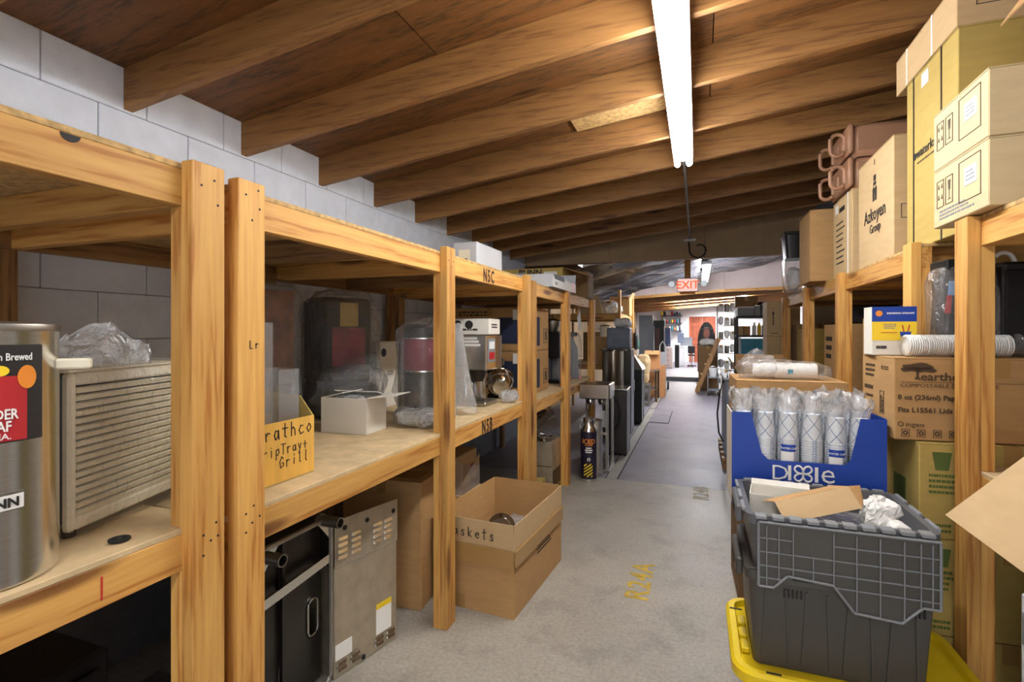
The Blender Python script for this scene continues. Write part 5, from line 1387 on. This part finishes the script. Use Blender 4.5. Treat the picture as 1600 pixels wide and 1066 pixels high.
# white cartons over the near post
ZF = 1.8435
for k_, lab in enumerate(('lower of two whitish cartons with fragile marks on top of the nearest shelving', 'upper of two whitish cartons with fragile marks and a white band, nearest shelving')):
    s = (.5, .39, .214)
    t = carton('white_carton', lab, (.85 + .25, 2.182, ZF + k_ * .217), s, .0, 'card_pale', tape=None)
    lm, fm = face_mx(s, '-x'), face_mx(s, '-y')
    for u in (.03, .10): outline(t, lm, u, .07, u + .055, .17, 'inkb', .002)
    g = G(); g.mx = lm
    for u, v in ((.045, .10), (.07, .10), (.045, .14), (.07, .14)): g.hexa([(u - .006, v, -.0003), (u + .006, v, -.0003), (u, v + .018, -.0003)], [(u - .006, v, .0012), (u + .006, v, .0012), (u, v + .018, .0012)])
    g.box(.117, .139, .085, .088, -.0003, .0012); g.box(.1265, .1295, .088, .12, -.0003, .0012); g.hexa([(.122, .12, -.0003), (.134, .12, -.0003), (.138, .155, -.0003), (.118, .155, -.0003)], [(.122, .12, .0012), (.134, .12, .0012), (.138, .155, .0012), (.118, .155, .0012)])
    g.go('handling_marks', 'inkb', t, kind='stuff')
    outline(t, lm, .20, .05, .345, .19, 'inkb', .002); p_ = plate(t, lm, .24, .10, .32, .16, 'paper', 'paper_label'); scribble(p_, Matrix.Translation((-.0012, 0, 0)) @ lm, .25, .11, .31, .15, 3, 'grey_paint', 4)
    if k_:
        g = G(); g.mx = fm; g.box(.20, .225, 0, s[2], -.0003, .003); g.go('white_band', 'wax', t)
    else: scribble(t, lm, .05, .02, .3, .06, 3, 'grey_paint', 51, name='smudges')
s = (.30, .20, .33)
t = open_carton('open_carton', 'open brown carton with a drooping flap on top of the whitish cartons', (1.18, 1.95, ZF + .4325), s, [('-x', .22, 2.55)], .0, 'card')
# near shelf, right edge of the view
s = (.55, .56, .235)
t = open_carton('open_carton', 'open pale carton on the nearest shelf board, its big flap jutting into the aisle', (.95 + .275, 1.50, .9865), s, [('-x', .41, rad(136)), ('+x', .25, .6)], 0, 'card_light')
t = T('white_appliance', 'white enamelled appliance on the floor under the nearest shelf board', 'appliance', (1.17, 1.70, 0))
G().box(-.24, .24, -.3, .3, .02, .66, .012).go('body', 'white_paint', t); G().box(-.244, -.24, -.28, .28, .5, .6, .002).go('panel', 'grey_paint', t)
for y in (-.25, .25): G().box(-.2, .2, y - .02, y + .02, 0, .02).go('foot', 'rubber', t)
# ------------------------------------------------------------ floor along the block wall, beyond the shelving
t = T('iced_coffee_urn', 'slim black-wrapped iced coffee urn with yellow hazard stripes on the floor by the last post', 'coffee urn', (-1.0, 4.90, 0), math.atan2(-4.9, 1.0))
r = .078
G().lathe([(r - .004, 0), (r, .004), (r, .50), (r - .012, .53), (.055, .55), (.055, .60), (.058, .605), (.05, .615), (.001, .617)], seg=32).go('body', 'steel', t, smooth=True)
wrap(t, r, -PI, PI * .999, .03, .485, 'navy_wrap', 'printed_wrap', 32)
btext(t, r, 0, .375, 'ICED', .042, 'orange', align='CENTER', bold=.04)
btext(t, r, 0, .352, 'COFFEE', .016, 'orange', align='CENTER', bold=.03)
for z, k_ in ((.325, .34), (.305, .46), (.285, .40)): wrap(t, r + .001, -k_, k_, z, z + .011, 'paper', 'small_print', 8)
wrap(t, r + .001, -.62, .50, .045, .185, 'ink', 'hazard_panel', 10)
for i in range(7):
    z = .0 + i * .030
    for q in range(1):
        g = G(); P = []
        a0, a1 = -.6, .48
        n = 6
        lo = [(a0 + (a1 - a0) * j / n, z + .06 * j / n) for j in range(n + 1)]
        lo = [(a, zz) for a, zz in lo if .048 <= zz <= .172]
        if len(lo) < 2: continue
        for (aa, za), (ab, zb) in zip(lo, lo[1:]):
            f = lambda a, z_, d: ((r + d) * math.cos(a), (r + d) * math.sin(a), z_)
            g.hexa([f(aa, za, .0018), f(ab, zb, .0018), f(ab, zb + .013, .0018), f(aa, za + .013, .0018)], [f(aa, za, .003), f(ab, zb, .003), f(ab, zb + .013, .003), f(aa, za + .013, .003)])
        g.go('hazard_stripe', 'yellow', t)
G().ring((r, 0, .225), .008, .017, .014, 'x', 16).go('tap_collar', 'chrome', t, smooth=True)
g = G(); g.tube([(0, r * .98, .47), (0, r + .012, .56), (0, .04, .60)], .004); g.tube([(0, -r * .98, .47), (0, -r - .012, .56), (0, -.04, .60)], .004); g.go('bail', 'steel', t, smooth=True, kind='stuff')
t = T('steel_canister', 'plain steel canister on the floor behind the iced coffee urn', 'canister', (-.985, 5.12, 0))
G().lathe([(.075, 0), (.08, .005), (.08, .54), (.084, .545), (.084, .56), (.001, .562)], seg=32).go('body', 'steel', t, smooth=True); G().lathe([(.014, 0), (.02, .015), (.014, .03)], (.08, 0, .42), 12, 'x').go('valve', 'chrome', t, smooth=True)
t = T('brewer_stand', 'tall steel twin brewer stand with a boxy head past the iced coffee urn', 'brewer stand', (-1.0, 5.42, 0))
G().box(-.17, .15, -.19, .15, 0, .03, .005).go('base', 'steel_h', t); G().box(-.17, .15, -.19, .15, .75, .91, .01).go('head', 'steel', t)
for x in (-.15, .13): G().box(x - .012, x + .012, .10, .14, .03, .75).go('post', 'steel', t)
G().box(.105, .13, -.18, -.12, .03, .75, .003).go('front_post', 'steel_h', t)
for x in (-.08, .05): G().lathe([(.05, .75), (.045, .70), (.03, .68)], (x, -.05, 0), 20).go('spray_head', 'chrome', t, smooth=True)
for x in (-.06, .04): G().cyl((x, -.05, .91), .03, .004, 18).go('lid_hole', 'dark_steel', t)
G().box(.0, .1, .05, .06, .42, .60).go('label_plate', 'white_paint', t)
t = T('steel_ice_cabinet', 'dark stainless cabinet with a bright top edge past the brewer stand', 'cabinet', (-.89, 6.12, 0))
G().box(-.11, .12, -.16, .17, .03, .77, .006).go('body', 'dark_steel', t); G().box(-.115, .125, -.165, .175, .77, .795, .004).go('top', 'steel', t)
G().tube([(-.03 + .07 * math.sin(a), -.185, .50 + .17 * math.cos(a)) for a in [PI * 1.7 * i / 18 for i in range(19)]], .013).go('hose', 'rubber', t, smooth=True)
for x in (-.08, .09): G().lathe([(.02, -.01), (.02, .01)], (x, -.13, .02), 14, 'y').go('caster', 'rubber', t, smooth=True)
for q in range(4): G().cyl((.12, -.1 + .07 * q, .2), .006, .003, 8, 'x').go('rivet', 'steel', t)
t = T('steel_cylinder', 'tall round stainless cylinder with a flanged rim standing past the steel cabinet', 'cylinder', (-1.085, 7.0, 0))
G().lathe([(.13, 0), (.137, .01), (.137, 1.19), (.18, 1.195), (.185, 1.21), (.18, 1.222), (.001, 1.224)], seg=40).go('body', 'steel_warm', t, smooth=True); G().ring((0, 0, .6), .137, .141, .02, seg=40).go('band', 'steel_h', t, smooth=True)
t = T('side_cabinet', 'dark cabinet on the floor behind the tall stainless cylinder', 'cabinet', (-1.08, 7.42, 0))
G().box(-.2, .2, -.19, .19, 0, 1.21, .006).go('body', 'dark_steel', t); d_ = G().box(.2, .204, -.16, .16, .1, 1.1, .003).go('door', 'grey_paint', t); G().box(.204, .22, .1, .12, .6, .75, .002).go('handle', 'steel', d_)
t = T('wrapped_box', 'box wrapped in blue-grey plastic sheet above the tall stainless cylinder', 'box', (-1.06, 7.42, 1.212))
G().box(-.16, .16, -.16, .16, 0, .30, .015).go('body', 'cloth_blue', t); crumple(t, (0, 0, .15), (.335, .335, .30), 141, 'film', .03, 9, .25)
crumple(T('plastic_bag', 'white crumpled bag on the blue-grey wrapped box', 'plastic bag', (-1.02, 7.45, 1.513)), (0, 0, .07), (.26, .22, .13), 143, 'wax', .18, 8, .7)
t = T('hooded_counter', 'black counter cabinet with a sloping stainless hood past the tall cylinder', 'counter', (-.97, 8.3, 0))
G().box(-.16, .15, -.2, .25, .04, .86, .006).go('body', 'black', t); G().hexa([(-.16, -.23, .86), (.17, -.23, .86), (.17, .27, .86), (-.16, .27, .86)], [(-.16, .05, 1.08), (.0, .05, 1.08), (.0, .2, 1.08), (-.16, .2, 1.08)]).go('hood', 'steel', t)
G().box(.155, .16, -.17, -.13, .06, .8).go('edge_trim', 'steel', t); G().box(.155, .16, .1, .14, .06, .8).go('edge_trim', 'steel', t)
for y in (-.15, .2): G().box(-.12, .12, y - .02, y + .02, 0, .04).go('foot', 'rubber', t)
t = T('low_stand', 'low grey metal stand on the floor past the hooded counter', 'stand', (-1.0, 10.3, 0))
G().box(-.16, .12, -.15, .25, .40, .425, .004).go('top', 'steel_h', t); G().box(-.16, .12, -.15, .25, 0, .02, .004).go('base', 'steel_h', t)
for x in (-.14, .10):
    for y in (-.13, .23): G().box(x - .013, x + .013, y - .013, y + .013, .02, .40).go('leg', 'steel_h', t)
t = T('steel_table', 'steel work table with a brown end panel past the low grey stand', 'table', (-.97, 11.1, 0))
G().box(-.24, .2, -.3, .45, .64, .67, .004).go('top', 'steel', t); G().box(.17, .19, -.28, -.24, 0, .64).go('end_panel', 'old_z', t); G().box(-.2, .16, -.25, .4, .25, .27).go('undershelf', 'steel_h', t)
for x in (-.22, .16):
    for y in (-.2, .42): G().box(x - .02, x + .02, y - .02, y + .02, 0, .64).go('leg', 'dark_steel', t)
t = carton('orange_carton', 'orange-brown carton with its flap folded, standing on the steel work table', (-.90, 11.15, .672), (.30, .35, .38), 0, 'card_orange'); flap_piece(t, '-y', (.3, .35, .38), .1, 2.4, 'card')
crumple(T('plastic_bag', 'clear bag of parts at the edge of the steel work table', 'plastic bag', (-1.13, 10.90, .672)), (0, 0, .08), (.18, .14, .15), 151, 'film_milky', .2, 12, .8)
carton('side_carton', 'brown carton on the floor at the far end of the steel work table', (-.86, 11.85, 0), (.36, .4, .7), 0, 'card_orange')
crumple(T('paper_sack', 'tan paper sack slumped on the low grey metal stand', 'sack', (-1.02, 10.35, .4265)), (0, 0, .30), (.26, .30, .56), 153, 'card_light', .08, 6, .5)
# far shelving contents
t = T('stock_pot', 'pale stock pot on the lower board of the tall-post shelving', 'pot', (-1.43, 8.35, .9515 + .42)); 
G().lathe([(.08, 0), (.085, .005), (.085, .17), (.09, .175), (.08, .177), (.078, .012), (.001, .01)], seg=28, cap=False).go('body', 'beige_plastic', t, smooth=True)
for s in (-1, 1): G().tube([(s * .085, -.03, .13), (s * .115, -.03, .13), (s * .115, .03, .13), (s * .085, .03, .13)], .006).go('handle', 'steel_h', t, smooth=True)
G().lathe([(.088, .178), (.05, .195), (.001, .2)], seg=28, cap=False).go('lid', 'steel_h', t, smooth=True)
carton('stored_carton', 'brown carton under the pale stock pot on the tall-post shelving', (-1.43, 8.35, .9515), (.4, .36, .418), 0, 'card')
carton('stored_carton', 'dark carton deep on the tall-post shelving past the pale stock pot', (-1.6, 8.9, .9515), (.5, .6, .5), 0, 'card_dark')
t = T('backpack', 'green and black bag hanging from the far post of the tall-post shelving', 'bag', (-1.095, 9.81, 1.12)); G().blob((0, 0, .16), (.08, .26, .34), 3, .06, 6, .6).go('body', 'black', t, smooth='all'); G().blob((.03, .02, .11), (.05, .2, .2), 8, .08, 6, .6).go('pocket', 'greenbag', t, smooth='all'); G().tube([(-.01, -.06, .3), (-.01, 0, .40), (-.01, .06, .3)], .01).go('strap', 'black', t, smooth=True)
t = open_carton('open_carton', 'open tan carton on its side on the top board of the tall-post shelving', (-1.32, 9.45, 1.7515), (.34, .4, .30), [('+x', .12, .5), ('-y', .1, 1.3)], 0, 'card')
t = T('cardboard_sheet', 'tan cardboard sheet leaning on the top board of the tall-post shelving', 'cardboard', (-1.62, 8.20, 1.7515)); G().hexa([(-.2, 0, 0), (.18, 0, 0), (.18, .006, 0), (-.2, .006, 0)], [(-.2, .06, .36), (.10, .06, .28), (.10, .066, .28), (-.2, .066, .36)]).go('sheet', 'card_light', t); G().box(-.2, .18, .05, .12, 0, .006).go('folded_edge', 'card', t)
crumple(T('plastic_bag', 'pale blue crumpled bag on the top board of the tall-post shelving', 'plastic bag', (-1.32, 8.62, 1.7515)), (0, 0, .09), (.24, .2, .17), 161, 'film_milky', .2, 9, .7, .05)

# ------------------------------------------------------------ far room
t = T('locker_bank', 'stack of grey steel lockers in the far room past the tall-post shelving', 'locker', (-1.36, 14.7, 0))
G().box(-.18, .19, -.2, .2, 0, 1.92, .004).go('body', 'grey_paint', t)
for k_ in range(6): G().box(-.17, .18, -.206, -.2, .03 + k_ * .315, .325 + k_ * .315, .004).go('door', 'grey_paint', t)
t = T('vending_cabinet', 'dark green and brown upright cabinet beside the grey lockers', 'cabinet', (-1.03, 15.1, 0))
G().box(-.13, .14, -.2, .2, 0, 1.62, .006).go('body', 'black', t); G().box(-.1, .02, -.206, -.2, .1, .9, .003).go('lower_door', 'greenbag', t); G().box(-.1, .02, -.206, -.2, .95, 1.55, .003).go('upper_door', 'brown_dark', t); G().box(.05, .12, -.206, -.2, .1, 1.55, .003).go('side_strip', 'black_metal', t); G().box(-.14, .15, -.21, .21, 1.62, 1.78, .004).go('top_box', 'black', t)
t = T('hand_truck', 'pale hand truck with black wheels standing by the far step', 'hand truck', (-.83, 13.3, 0))
for x in (-.07, .07): G().tube([(x, 0, .12), (x, .02, 1.1)], .014).go('rail', 'white_paint', t, smooth=True)
G().tube([(-.07, .02, 1.1), (0, .03, 1.22), (.07, .02, 1.1)], .014).go('grip', 'white_paint', t, smooth=True)
for z in (.35, .6, .85): G().box(-.07, .07, .0, .02, z, z + .03).go('cross_bar', 'white_paint', t)
G().box(-.1, .1, -.14, .0, .03, .04).go('toe_plate', 'grey_paint', t); G().box(-.065, .065, -.02, .0, .3, .95).go('tank', 'white_paint', t)
for x in (-.13, .13): G().lathe([(.03, -.02), (.1, -.02), (.1, .02), (.03, .02)], (x, .06, .1), 18, 'x').go('wheel', 'rubber', t, smooth=True)
Zf = .1205
t = T('drawer_cabinet', 'pale pink four-drawer cabinet on the raised floor of the far room', 'cabinet', (-1.02, 19.5, Zf))
G().box(-.15, .16, -.2, .25, 0, .78, .005).go('body', 'panel_pink', t)
for k_ in range(4):
    d_ = G().box(-.14, .15, -.212, -.2, .02 + k_ * .19, .195 + k_ * .19, .004).go('drawer', 'panel_pink', t)
    G().box(-.02, .03, -.225, -.212, .10 + k_ * .19, .12 + k_ * .19).go('handle', 'dark_steel', d_)
t = T('dark_cabinet', 'dark navy cabinet beside the pale drawer cabinet in the far room', 'cabinet', (-1.18, 21.2, Zf)); G().box(-.2, .16, -.3, .3, 0, 1.5, .005).go('body', 'navy', t); G().box(-.18, .14, -.306, -.3, .05, 1.42, .004).go('door', 'navy', t); G().box(.1, .12, -.32, -.306, .7, .85).go('handle', 'steel', t)
t = T('dark_cabinet', 'low black cabinet between the drawers and the white desk', 'cabinet', (-.73, 20.0, Zf)); G().box(-.07, .08, -.2, .2, 0, .85, .004).go('body', 'black', t); G().box(-.06, .07, -.206, -.2, .03, .8, .003).go('door', 'black_metal', t)
t = T('white_desk', 'white desk with a grey screen at the back of the far room', 'desk', (-.45, 21.0, Zf))
G().box(-.32, .32, -.25, .3, .74, .78, .004).go('top', 'white_paint', t); G().box(-.32, -.05, -.22, .28, 0, .74, .004).go('pedestal', 'white_paint', t); G().box(.28, .31, -.22, .28, 0, .74).go('side_panel', 'white_paint', t)
G().box(-.18, .25, .2, .22, .78, 1.12, .004).go('divider', 'grey_paint', t)
t = T('monitor', 'grey monitor standing on the white desk', 'monitor', (-.62, 20.95, Zf + .781)); G().box(-.12, .12, -.02, .03, .12, .52, .008).go('screen', 'cloth_blue', t); G().cyl((0, 0, 0), .08, .012, 16).go('foot', 'grey_paint', t); G().box(-.02, .02, -.01, .02, .012, .14).go('stem', 'grey_paint', t)
t = T('office_chair', 'small dark office chair at the white desk', 'chair', (-.22, 20.55, Zf)); G().box(-.13, .13, -.14, .14, .42, .48, .02).go('seat', 'black', t); G().box(-.13, .13, -.17, -.14, .52, .80, .02).go('backrest', 'black', t); G().box(-.015, .015, -.165, -.145, .44, .6).go('back_post', 'black', t); G().cyl((0, 0, .06), .02, .36, 10).go('column', 'steel', t, smooth=True)
for q in range(5): G().box(0, .17, -.015, .015, .03, .06).go('leg', 'black', t, rz=q * 2 * PI / 5)
for q in range(5): G().cyl((.16 * math.cos(q * 2 * PI / 5), .16 * math.sin(q * 2 * PI / 5), 0), .018, .03, 8).go('caster', 'rubber', t)
for k_, (z, lab) in enumerate(((1.52, 'lowest'), (1.86, 'middle'), (2.18, 'top'))):
    t = T('wall_shelf', lab + ' dark wall shelf of small cans on the white far wall', 'shelf', (-1.07, 23.45, z), 0); G().box(-.48, .44, -.12, .14, -.03, 0, .003).go('board', 'navy', t)
    for x in (-.4, .36): G().box(x - .01, x + .01, -.08, .14, -.12, -.03).go('bracket', 'dark_steel', t)
    cols = ['red', 'wax', 'orange', 'teal', 'black', 'yellow', 'navy', 'wax', 'red', 'greenbag']
    R2 = random.Random(k_ + 5)
    for i in range(8):
        c = R2.choice(cols); h = R2.uniform(.12, .2); x = -1.07 - .42 + i * .108
        cn = {'red': 'red', 'wax': 'white', 'orange': 'orange', 'teal': 'teal', 'black': 'black', 'yellow': 'yellow', 'navy': 'navy', 'greenbag': 'green'}[c]
        o = G().lathe([(.034, 0), (.036, .003), (.036, h - .02), (.03, h - .012), (.03, h), (.001, h)], seg=14).go('paint_can', c, None, smooth=True, loc=(x, 23.45, z + .001))
        tag(o, '%s can, number %s along the %s dark shelf of the far wall' % (cn, ('one', 'two', 'three', 'four', 'five', 'six', 'seven', 'eight')[i], lab), 'can', 'cans on the far wall shelves')
t = T('arched_frame', 'dark arched frame with a reddish oval centre before the red doors', 'arch', (.28, 18.2, Zf))
P = [(-.28, 0), (.28, 0)] + [(.28 * math.cos(a) * (1 if math.sin(a) < .5 else 1), .95 + .72 * math.sin(a)) for a in [PI * i / 16 for i in range(17)]]
G().prism(P, 'y', -.05, .05).go('frame', 'black', t)
g = G(); g.prism([(.10 * math.cos(a), 1.28 + .17 * math.sin(a)) for a in [2 * PI * i / 20 for i in range(20)]], 'y', -.058, -.05); g.go('centre_panel', 'brown_dark', t)
G().tube([(.12 * math.cos(a), -.056, 1.28 + .2 * math.sin(a)) for a in [2 * PI * i / 20 for i in range(20)]], .012, 6, True).go('moulding', 'dark_steel', t, smooth=True)
for q in range(7):
    a = PI * (.12 + .76 * q / 6); G().box(-.01, .01, -.065, -.05, .24, .26)
    G().tube([(.17 * math.cos(a), -.055, 1.25 + .24 * math.sin(a)), (.25 * math.cos(a), -.055, .97 + .66 * math.sin(a))], .012).go('rib', 'dark_steel', t, smooth=True)
# right of the aisle
t = carton('pile_carton', 'tall dark brown carton in the far pile that the plank ladder leans on', (.24, 13.95, 0), (.44, .6, 1.10), 0, 'card_dark')
crumple(T('paper_heap', 'heap of crumpled paper on the tall dark carton', 'paper', (.24, 13.95, 1.1025)), (0, 0, .08), (.37, .50, .18), 171, 'paper', .2, 7, .7)
t = T('plank_ladder', 'old wooden plank ladder leaning to the right over the far pile', 'ladder', (-.03, 12.9, 0)); an = math.atan2(.50, 1.30)
for y in (-.18, .18):
    g = G(); g.mx = Matrix.Rotation(an, 4, 'Y'); g.box(-.045, .045, y - .02, y + .02, .02, 1.40, .003); g.go('rail', 'old_z', t)
for k_ in range(5):
    g = G(); g.mx = Matrix.Rotation(an, 4, 'Y'); g.box(-.075, .0, -.16, .16, .2 + k_ * .25, .225 + k_ * .25); g.go('rung', 'card_light', t)
t = T('utility_cart', 'grey utility cart beside the foot of the plank ladder', 'cart', (.34, 12.45, 0))
for z in (.12, .40): G().box(-.13, .12, -.15, .15, z, z + .03, .004).go('shelf', 'grey_paint', t)
for x in (-.12, .11):
    for y in (-.14, .14): G().box(x - .01, x + .01, y - .01, y + .01, .08, .5).go('post', 'steel_h', t)
for x in (-.11, .10):
    for y in (-.13, .13): G().lathe([(.02, -.012), (.04, -.012), (.04, .012), (.02, .012)], (x, y, .04), 12, 'x').go('caster', 'rubber', t, smooth=True)
t = T('bucket', 'white bucket on the grey utility cart', 'bucket', (.33, 12.42, .431)); G().lathe([(.07, 0), (.09, .2), (.095, .2), (.075, .0)], seg=20, cap=False).go('body', 'wax', t, smooth=True); G().tube([(.09 * math.cos(a), 0, .19 + .05 * math.sin(a)) for a in [PI * i / 10 for i in range(11)]], .004).go('handle', 'steel', t, smooth=True)
for k_, lab in enumerate(('lower', 'upper')):
    carton('white_carton', lab + ' small white carton stacked right of the grey utility cart', (.60, 12.5, k_ * .302), (.22, .3, .30), 0, 'white_card')
t = T('wire_rack', 'chrome wire rack crowded with white goods in the far room', 'rack', (.70, 14.2, 0))
for x in (-.22, .22):
    for y in (-.25, .25): G().cyl((x, y, 0), .012, 2.1, 8).go('post', 'chrome', t, smooth=True)
levels_ = (.5, .9, 1.25, 1.6, 1.95)
for z in levels_: G().box(-.22, .22, -.25, .25, z, z + .02, .004).go('shelf', 'steel', t)
R3 = random.Random(11)
for k_, z in enumerate(levels_):
    for i in range(3):
        kind = (k_ + i) % 3; x = .70 - .14 + i * .14; y = 14.02 + R3.uniform(-.02, .02); zz = z + .0215
        ln = ('lowest', 'second', 'third', 'fourth', 'top')[k_]; pos = ('aisle end', 'middle', 'inner end')[i]
        if kind == 0: crumple(T('white_bag', 'white bag at the %s of the %s wire rack shelf' % (pos, ln), 'bag', (x, y, zz)), (0, 0, .12), (.13, .2, .22), 180 + k_ * 3 + i, 'wax', .18, 8, .7, nu=16, nv=10)
        elif kind == 1: carton('small_carton', 'small white carton at the %s of the %s wire rack shelf' % (pos, ln), (x, y, zz), (.12, .2, .2), 0, 'white_card')
        else:
            t = T('canister', 'steel canister at the %s of the %s wire rack shelf' % (pos, ln), 'canister', (x, y, zz)); G().lathe([(.055, 0), (.058, .004), (.058, .17), (.001, .172)], seg=18).go('body', 'steel_h', t, smooth=True); G().lathe([(.06, .172), (.055, .185), (.001, .19)], seg=18, cap=False).go('lid', 'chrome', t, smooth=True)
# black shelf rack with crates
t = T('steel_rack', 'black steel rack beyond the timber shelving, holding a pot and blue crates', 'rack', (.78, 8.25, 0))
for x in (-.24, .30):
    for y in (-.22, .22): G().box(x - .015, x + .015, y - .015, y + .015, 0, 1.68).go('post', 'black_metal', t)
for z in (.3, 1.09, 1.375, 1.65): G().box(-.245, .305, -.23, .23, z, z + .03, .004).go('shelf', 'black_metal', t)
t = T('steel_pot', 'big shiny steel pot on the top of the black rack', 'pot', (.93, 8.22, 1.6815)); G().lathe([(.095, 0), (.10, .005), (.10, .20), (.104, .205), (.098, .206), (.096, .012), (.001, .01)], seg=32, cap=False).go('body', 'chrome', t, smooth=True); G().lathe([(.105, .207), (.09, .215), (.001, .218)], seg=28, cap=False).go('lid', 'steel_h', t, smooth=True)
for s in (-1, 1): G().tube([(s * .10, -.03, .16), (s * .135, -.03, .16), (s * .135, .03, .16), (s * .10, .03, .16)], .007).go('handle', 'steel_h', t, smooth=True)
t = T('grey_bin', 'grey lidded bin beside the shiny steel pot on the black rack', 'bin', (.66, 8.2, 1.6815)); G().box(-.11, .11, -.12, .12, 0, .12, .01).go('body', 'grey_paint', t); G().box(-.115, .115, -.125, .125, .12, .14, .006).go('lid', 'white_paint', t)
carton('top_carton', 'small brown carton on the grey lidded bin atop the black rack', (.67, 8.22, 1.823), (.30, .25, .15), 0, 'card_dark')
t = T('drum', 'grey mesh drum between the bin and the steel pot on the black rack', 'drum', (.80, 8.12, 1.6815)); G().cyl((0, 0, 0), .045, .15, 20).go('body', 'grey_paint', t, smooth=True); G().ring((0, 0, .145), .043, .05, .01).go('rim', 'steel', t, smooth=True)
for x, m, n_ in ((.58, 'card_light', 'tan'), (.675, 'card', 'brown')): carton('bin_box', 'small %s carton on the middle shelf of the black rack' % n_, (x, 8.15, 1.4065), (.085, .18, .13), 0, m, tape=None)
for x, m, n_ in ((.775, 'wax', 'white'), (.84, 'yellow', 'yellow'), (.90, 'black', 'black')):
    t = T('bottle', n_ + ' bottle on the middle shelf of the black rack', 'bottle', (x, 8.13, 1.4065)); G().lathe([(.026, 0), (.028, .004), (.028, .13), (.012, .15), (.012, .165), (.001, .166)], seg=16).go('body', m, t, smooth=True); G().cyl((0, 0, .166), .014, .015, 12).go('cap', 'paper', t, smooth=True)
carton('bin_box', 'pale lilac carton at the inner end of the black rack middle shelf', (1.0, 8.15, 1.4065), (.10, .2, .12), 0, 'white_card', tape=None)
for k_, lab in enumerate(('lower', 'upper')):
    t = T('teal_crate', lab + ' teal plastic crate between white posts on the black rack', 'crate', (.80, 8.12, 1.1215 + k_ * .118))
    g = G(); g.box(-.20, .20, -.14, .14, 0, .008); g.box(-.20, .20, -.14, -.134, .008, .115); g.box(-.20, .20, .134, .14, .008, .115); g.box(-.20, -.194, -.134, .134, .008, .115); g.box(.194, .20, -.134, .134, .008, .115); g.go('body', 'teal', t)
    for i in range(9): G().box(-.18 + i * .042, -.172 + i * .042, -.146, -.14, .01, .075).go('rib', 'teal', t)
    G().box(-.205, .205, -.148, -.134, .09, .117, .003).go('rim', 'teal', t)
for x in (.575, 1.03): tag(G().box(-.017, .017, -.02, .02, 0, .25, .003).go('white_post', 'wax', None, loc=(x, 8.1, 1.1215)), 'white upright post at the %s end of the teal crates' % ('aisle' if x < .8 else 'inner'), 'post')
for k_, (h, z, lab, m) in enumerate(((.70, 0, 'lowest brown carton of the stack past the farthest timber post', 'card'), (.70, .7025, 'middle peach carton of the stack past the farthest timber post', 'card_light'), (.40, 1.405, 'top peach carton with an up arrow past the farthest timber post', 'card_light'))):
    s = (.34, .40, h); t = carton('arrow_carton', lab, (.755 + .17, 6.72, z), s, 0, m)
    if k_ == 2:
        g = G(); g.mx = face_mx(s, '-y'); g.box(.06, .07, .12, .25, -.0003, .0015); g.hexa([(.05, .25, -.0003), (.08, .25, -.0003), (.065, .29, -.0003)], [(.05, .25, .0015), (.08, .25, .0015), (.065, .29, .0015)]); g.go('printed_arrow', 'ink', t); scribble(t, face_mx(s, '-y'), .04, .02, .13, .04, 1, 'ink', 3)
# open carton, machine and pallet on the aisle's right edge
t = open_carton('open_carton', 'open brown carton with a curled dark flap, stacked beyond the bagged cups', (.55, 5.1, .751), (.42, .42, .33), [('-x', .15, .5), ('+y', .16, .2), ('+x', .08, .8)], 0, 'card', 'card_dark')
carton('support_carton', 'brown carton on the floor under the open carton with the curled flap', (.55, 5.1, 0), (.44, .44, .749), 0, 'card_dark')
t = T('wooden_pallet', 'short wooden pallet on the floor under the grey-blue machine', 'pallet', (.49, 6.35, 0))
for y in (-.5, -.25, 0, .25, .45): G().box(-.25, .25, y - .06, y + .06, .09, .115, .003).go('deck_board', 'old_x', t)
for x in (-.21, .0, .21): G().box(x - .035, x + .035, -.56, .51, 0, .09, .003).go('runner', 'old_y', t)
t = T('floor_machine', 'grey-blue boxed machine with a hanging black cable on the wooden pallet', 'machine', (.50, 6.2, .1155))
G().box(-.23, .25, -.35, .35, .0, .82, .02).go('body', 'cloth_grey', t); G().box(-.24, .26, -.36, .36, .82, .845, .006).go('lid', 'white_paint', t)
G().tube([(-.235, -.2, .8), (-.27, -.25, .7), (-.30, -.28, .45), (-.285, -.3, .25), (-.24, -.32, .15)], .009).go('cable', 'rubber', t, smooth=True)
G().tube([(-.2, -.3, .845), (-.2, -.3, .92), (-.1, -.3, .92), (-.1, -.3, .845)], .008).go('handle', 'black', t, smooth=True)
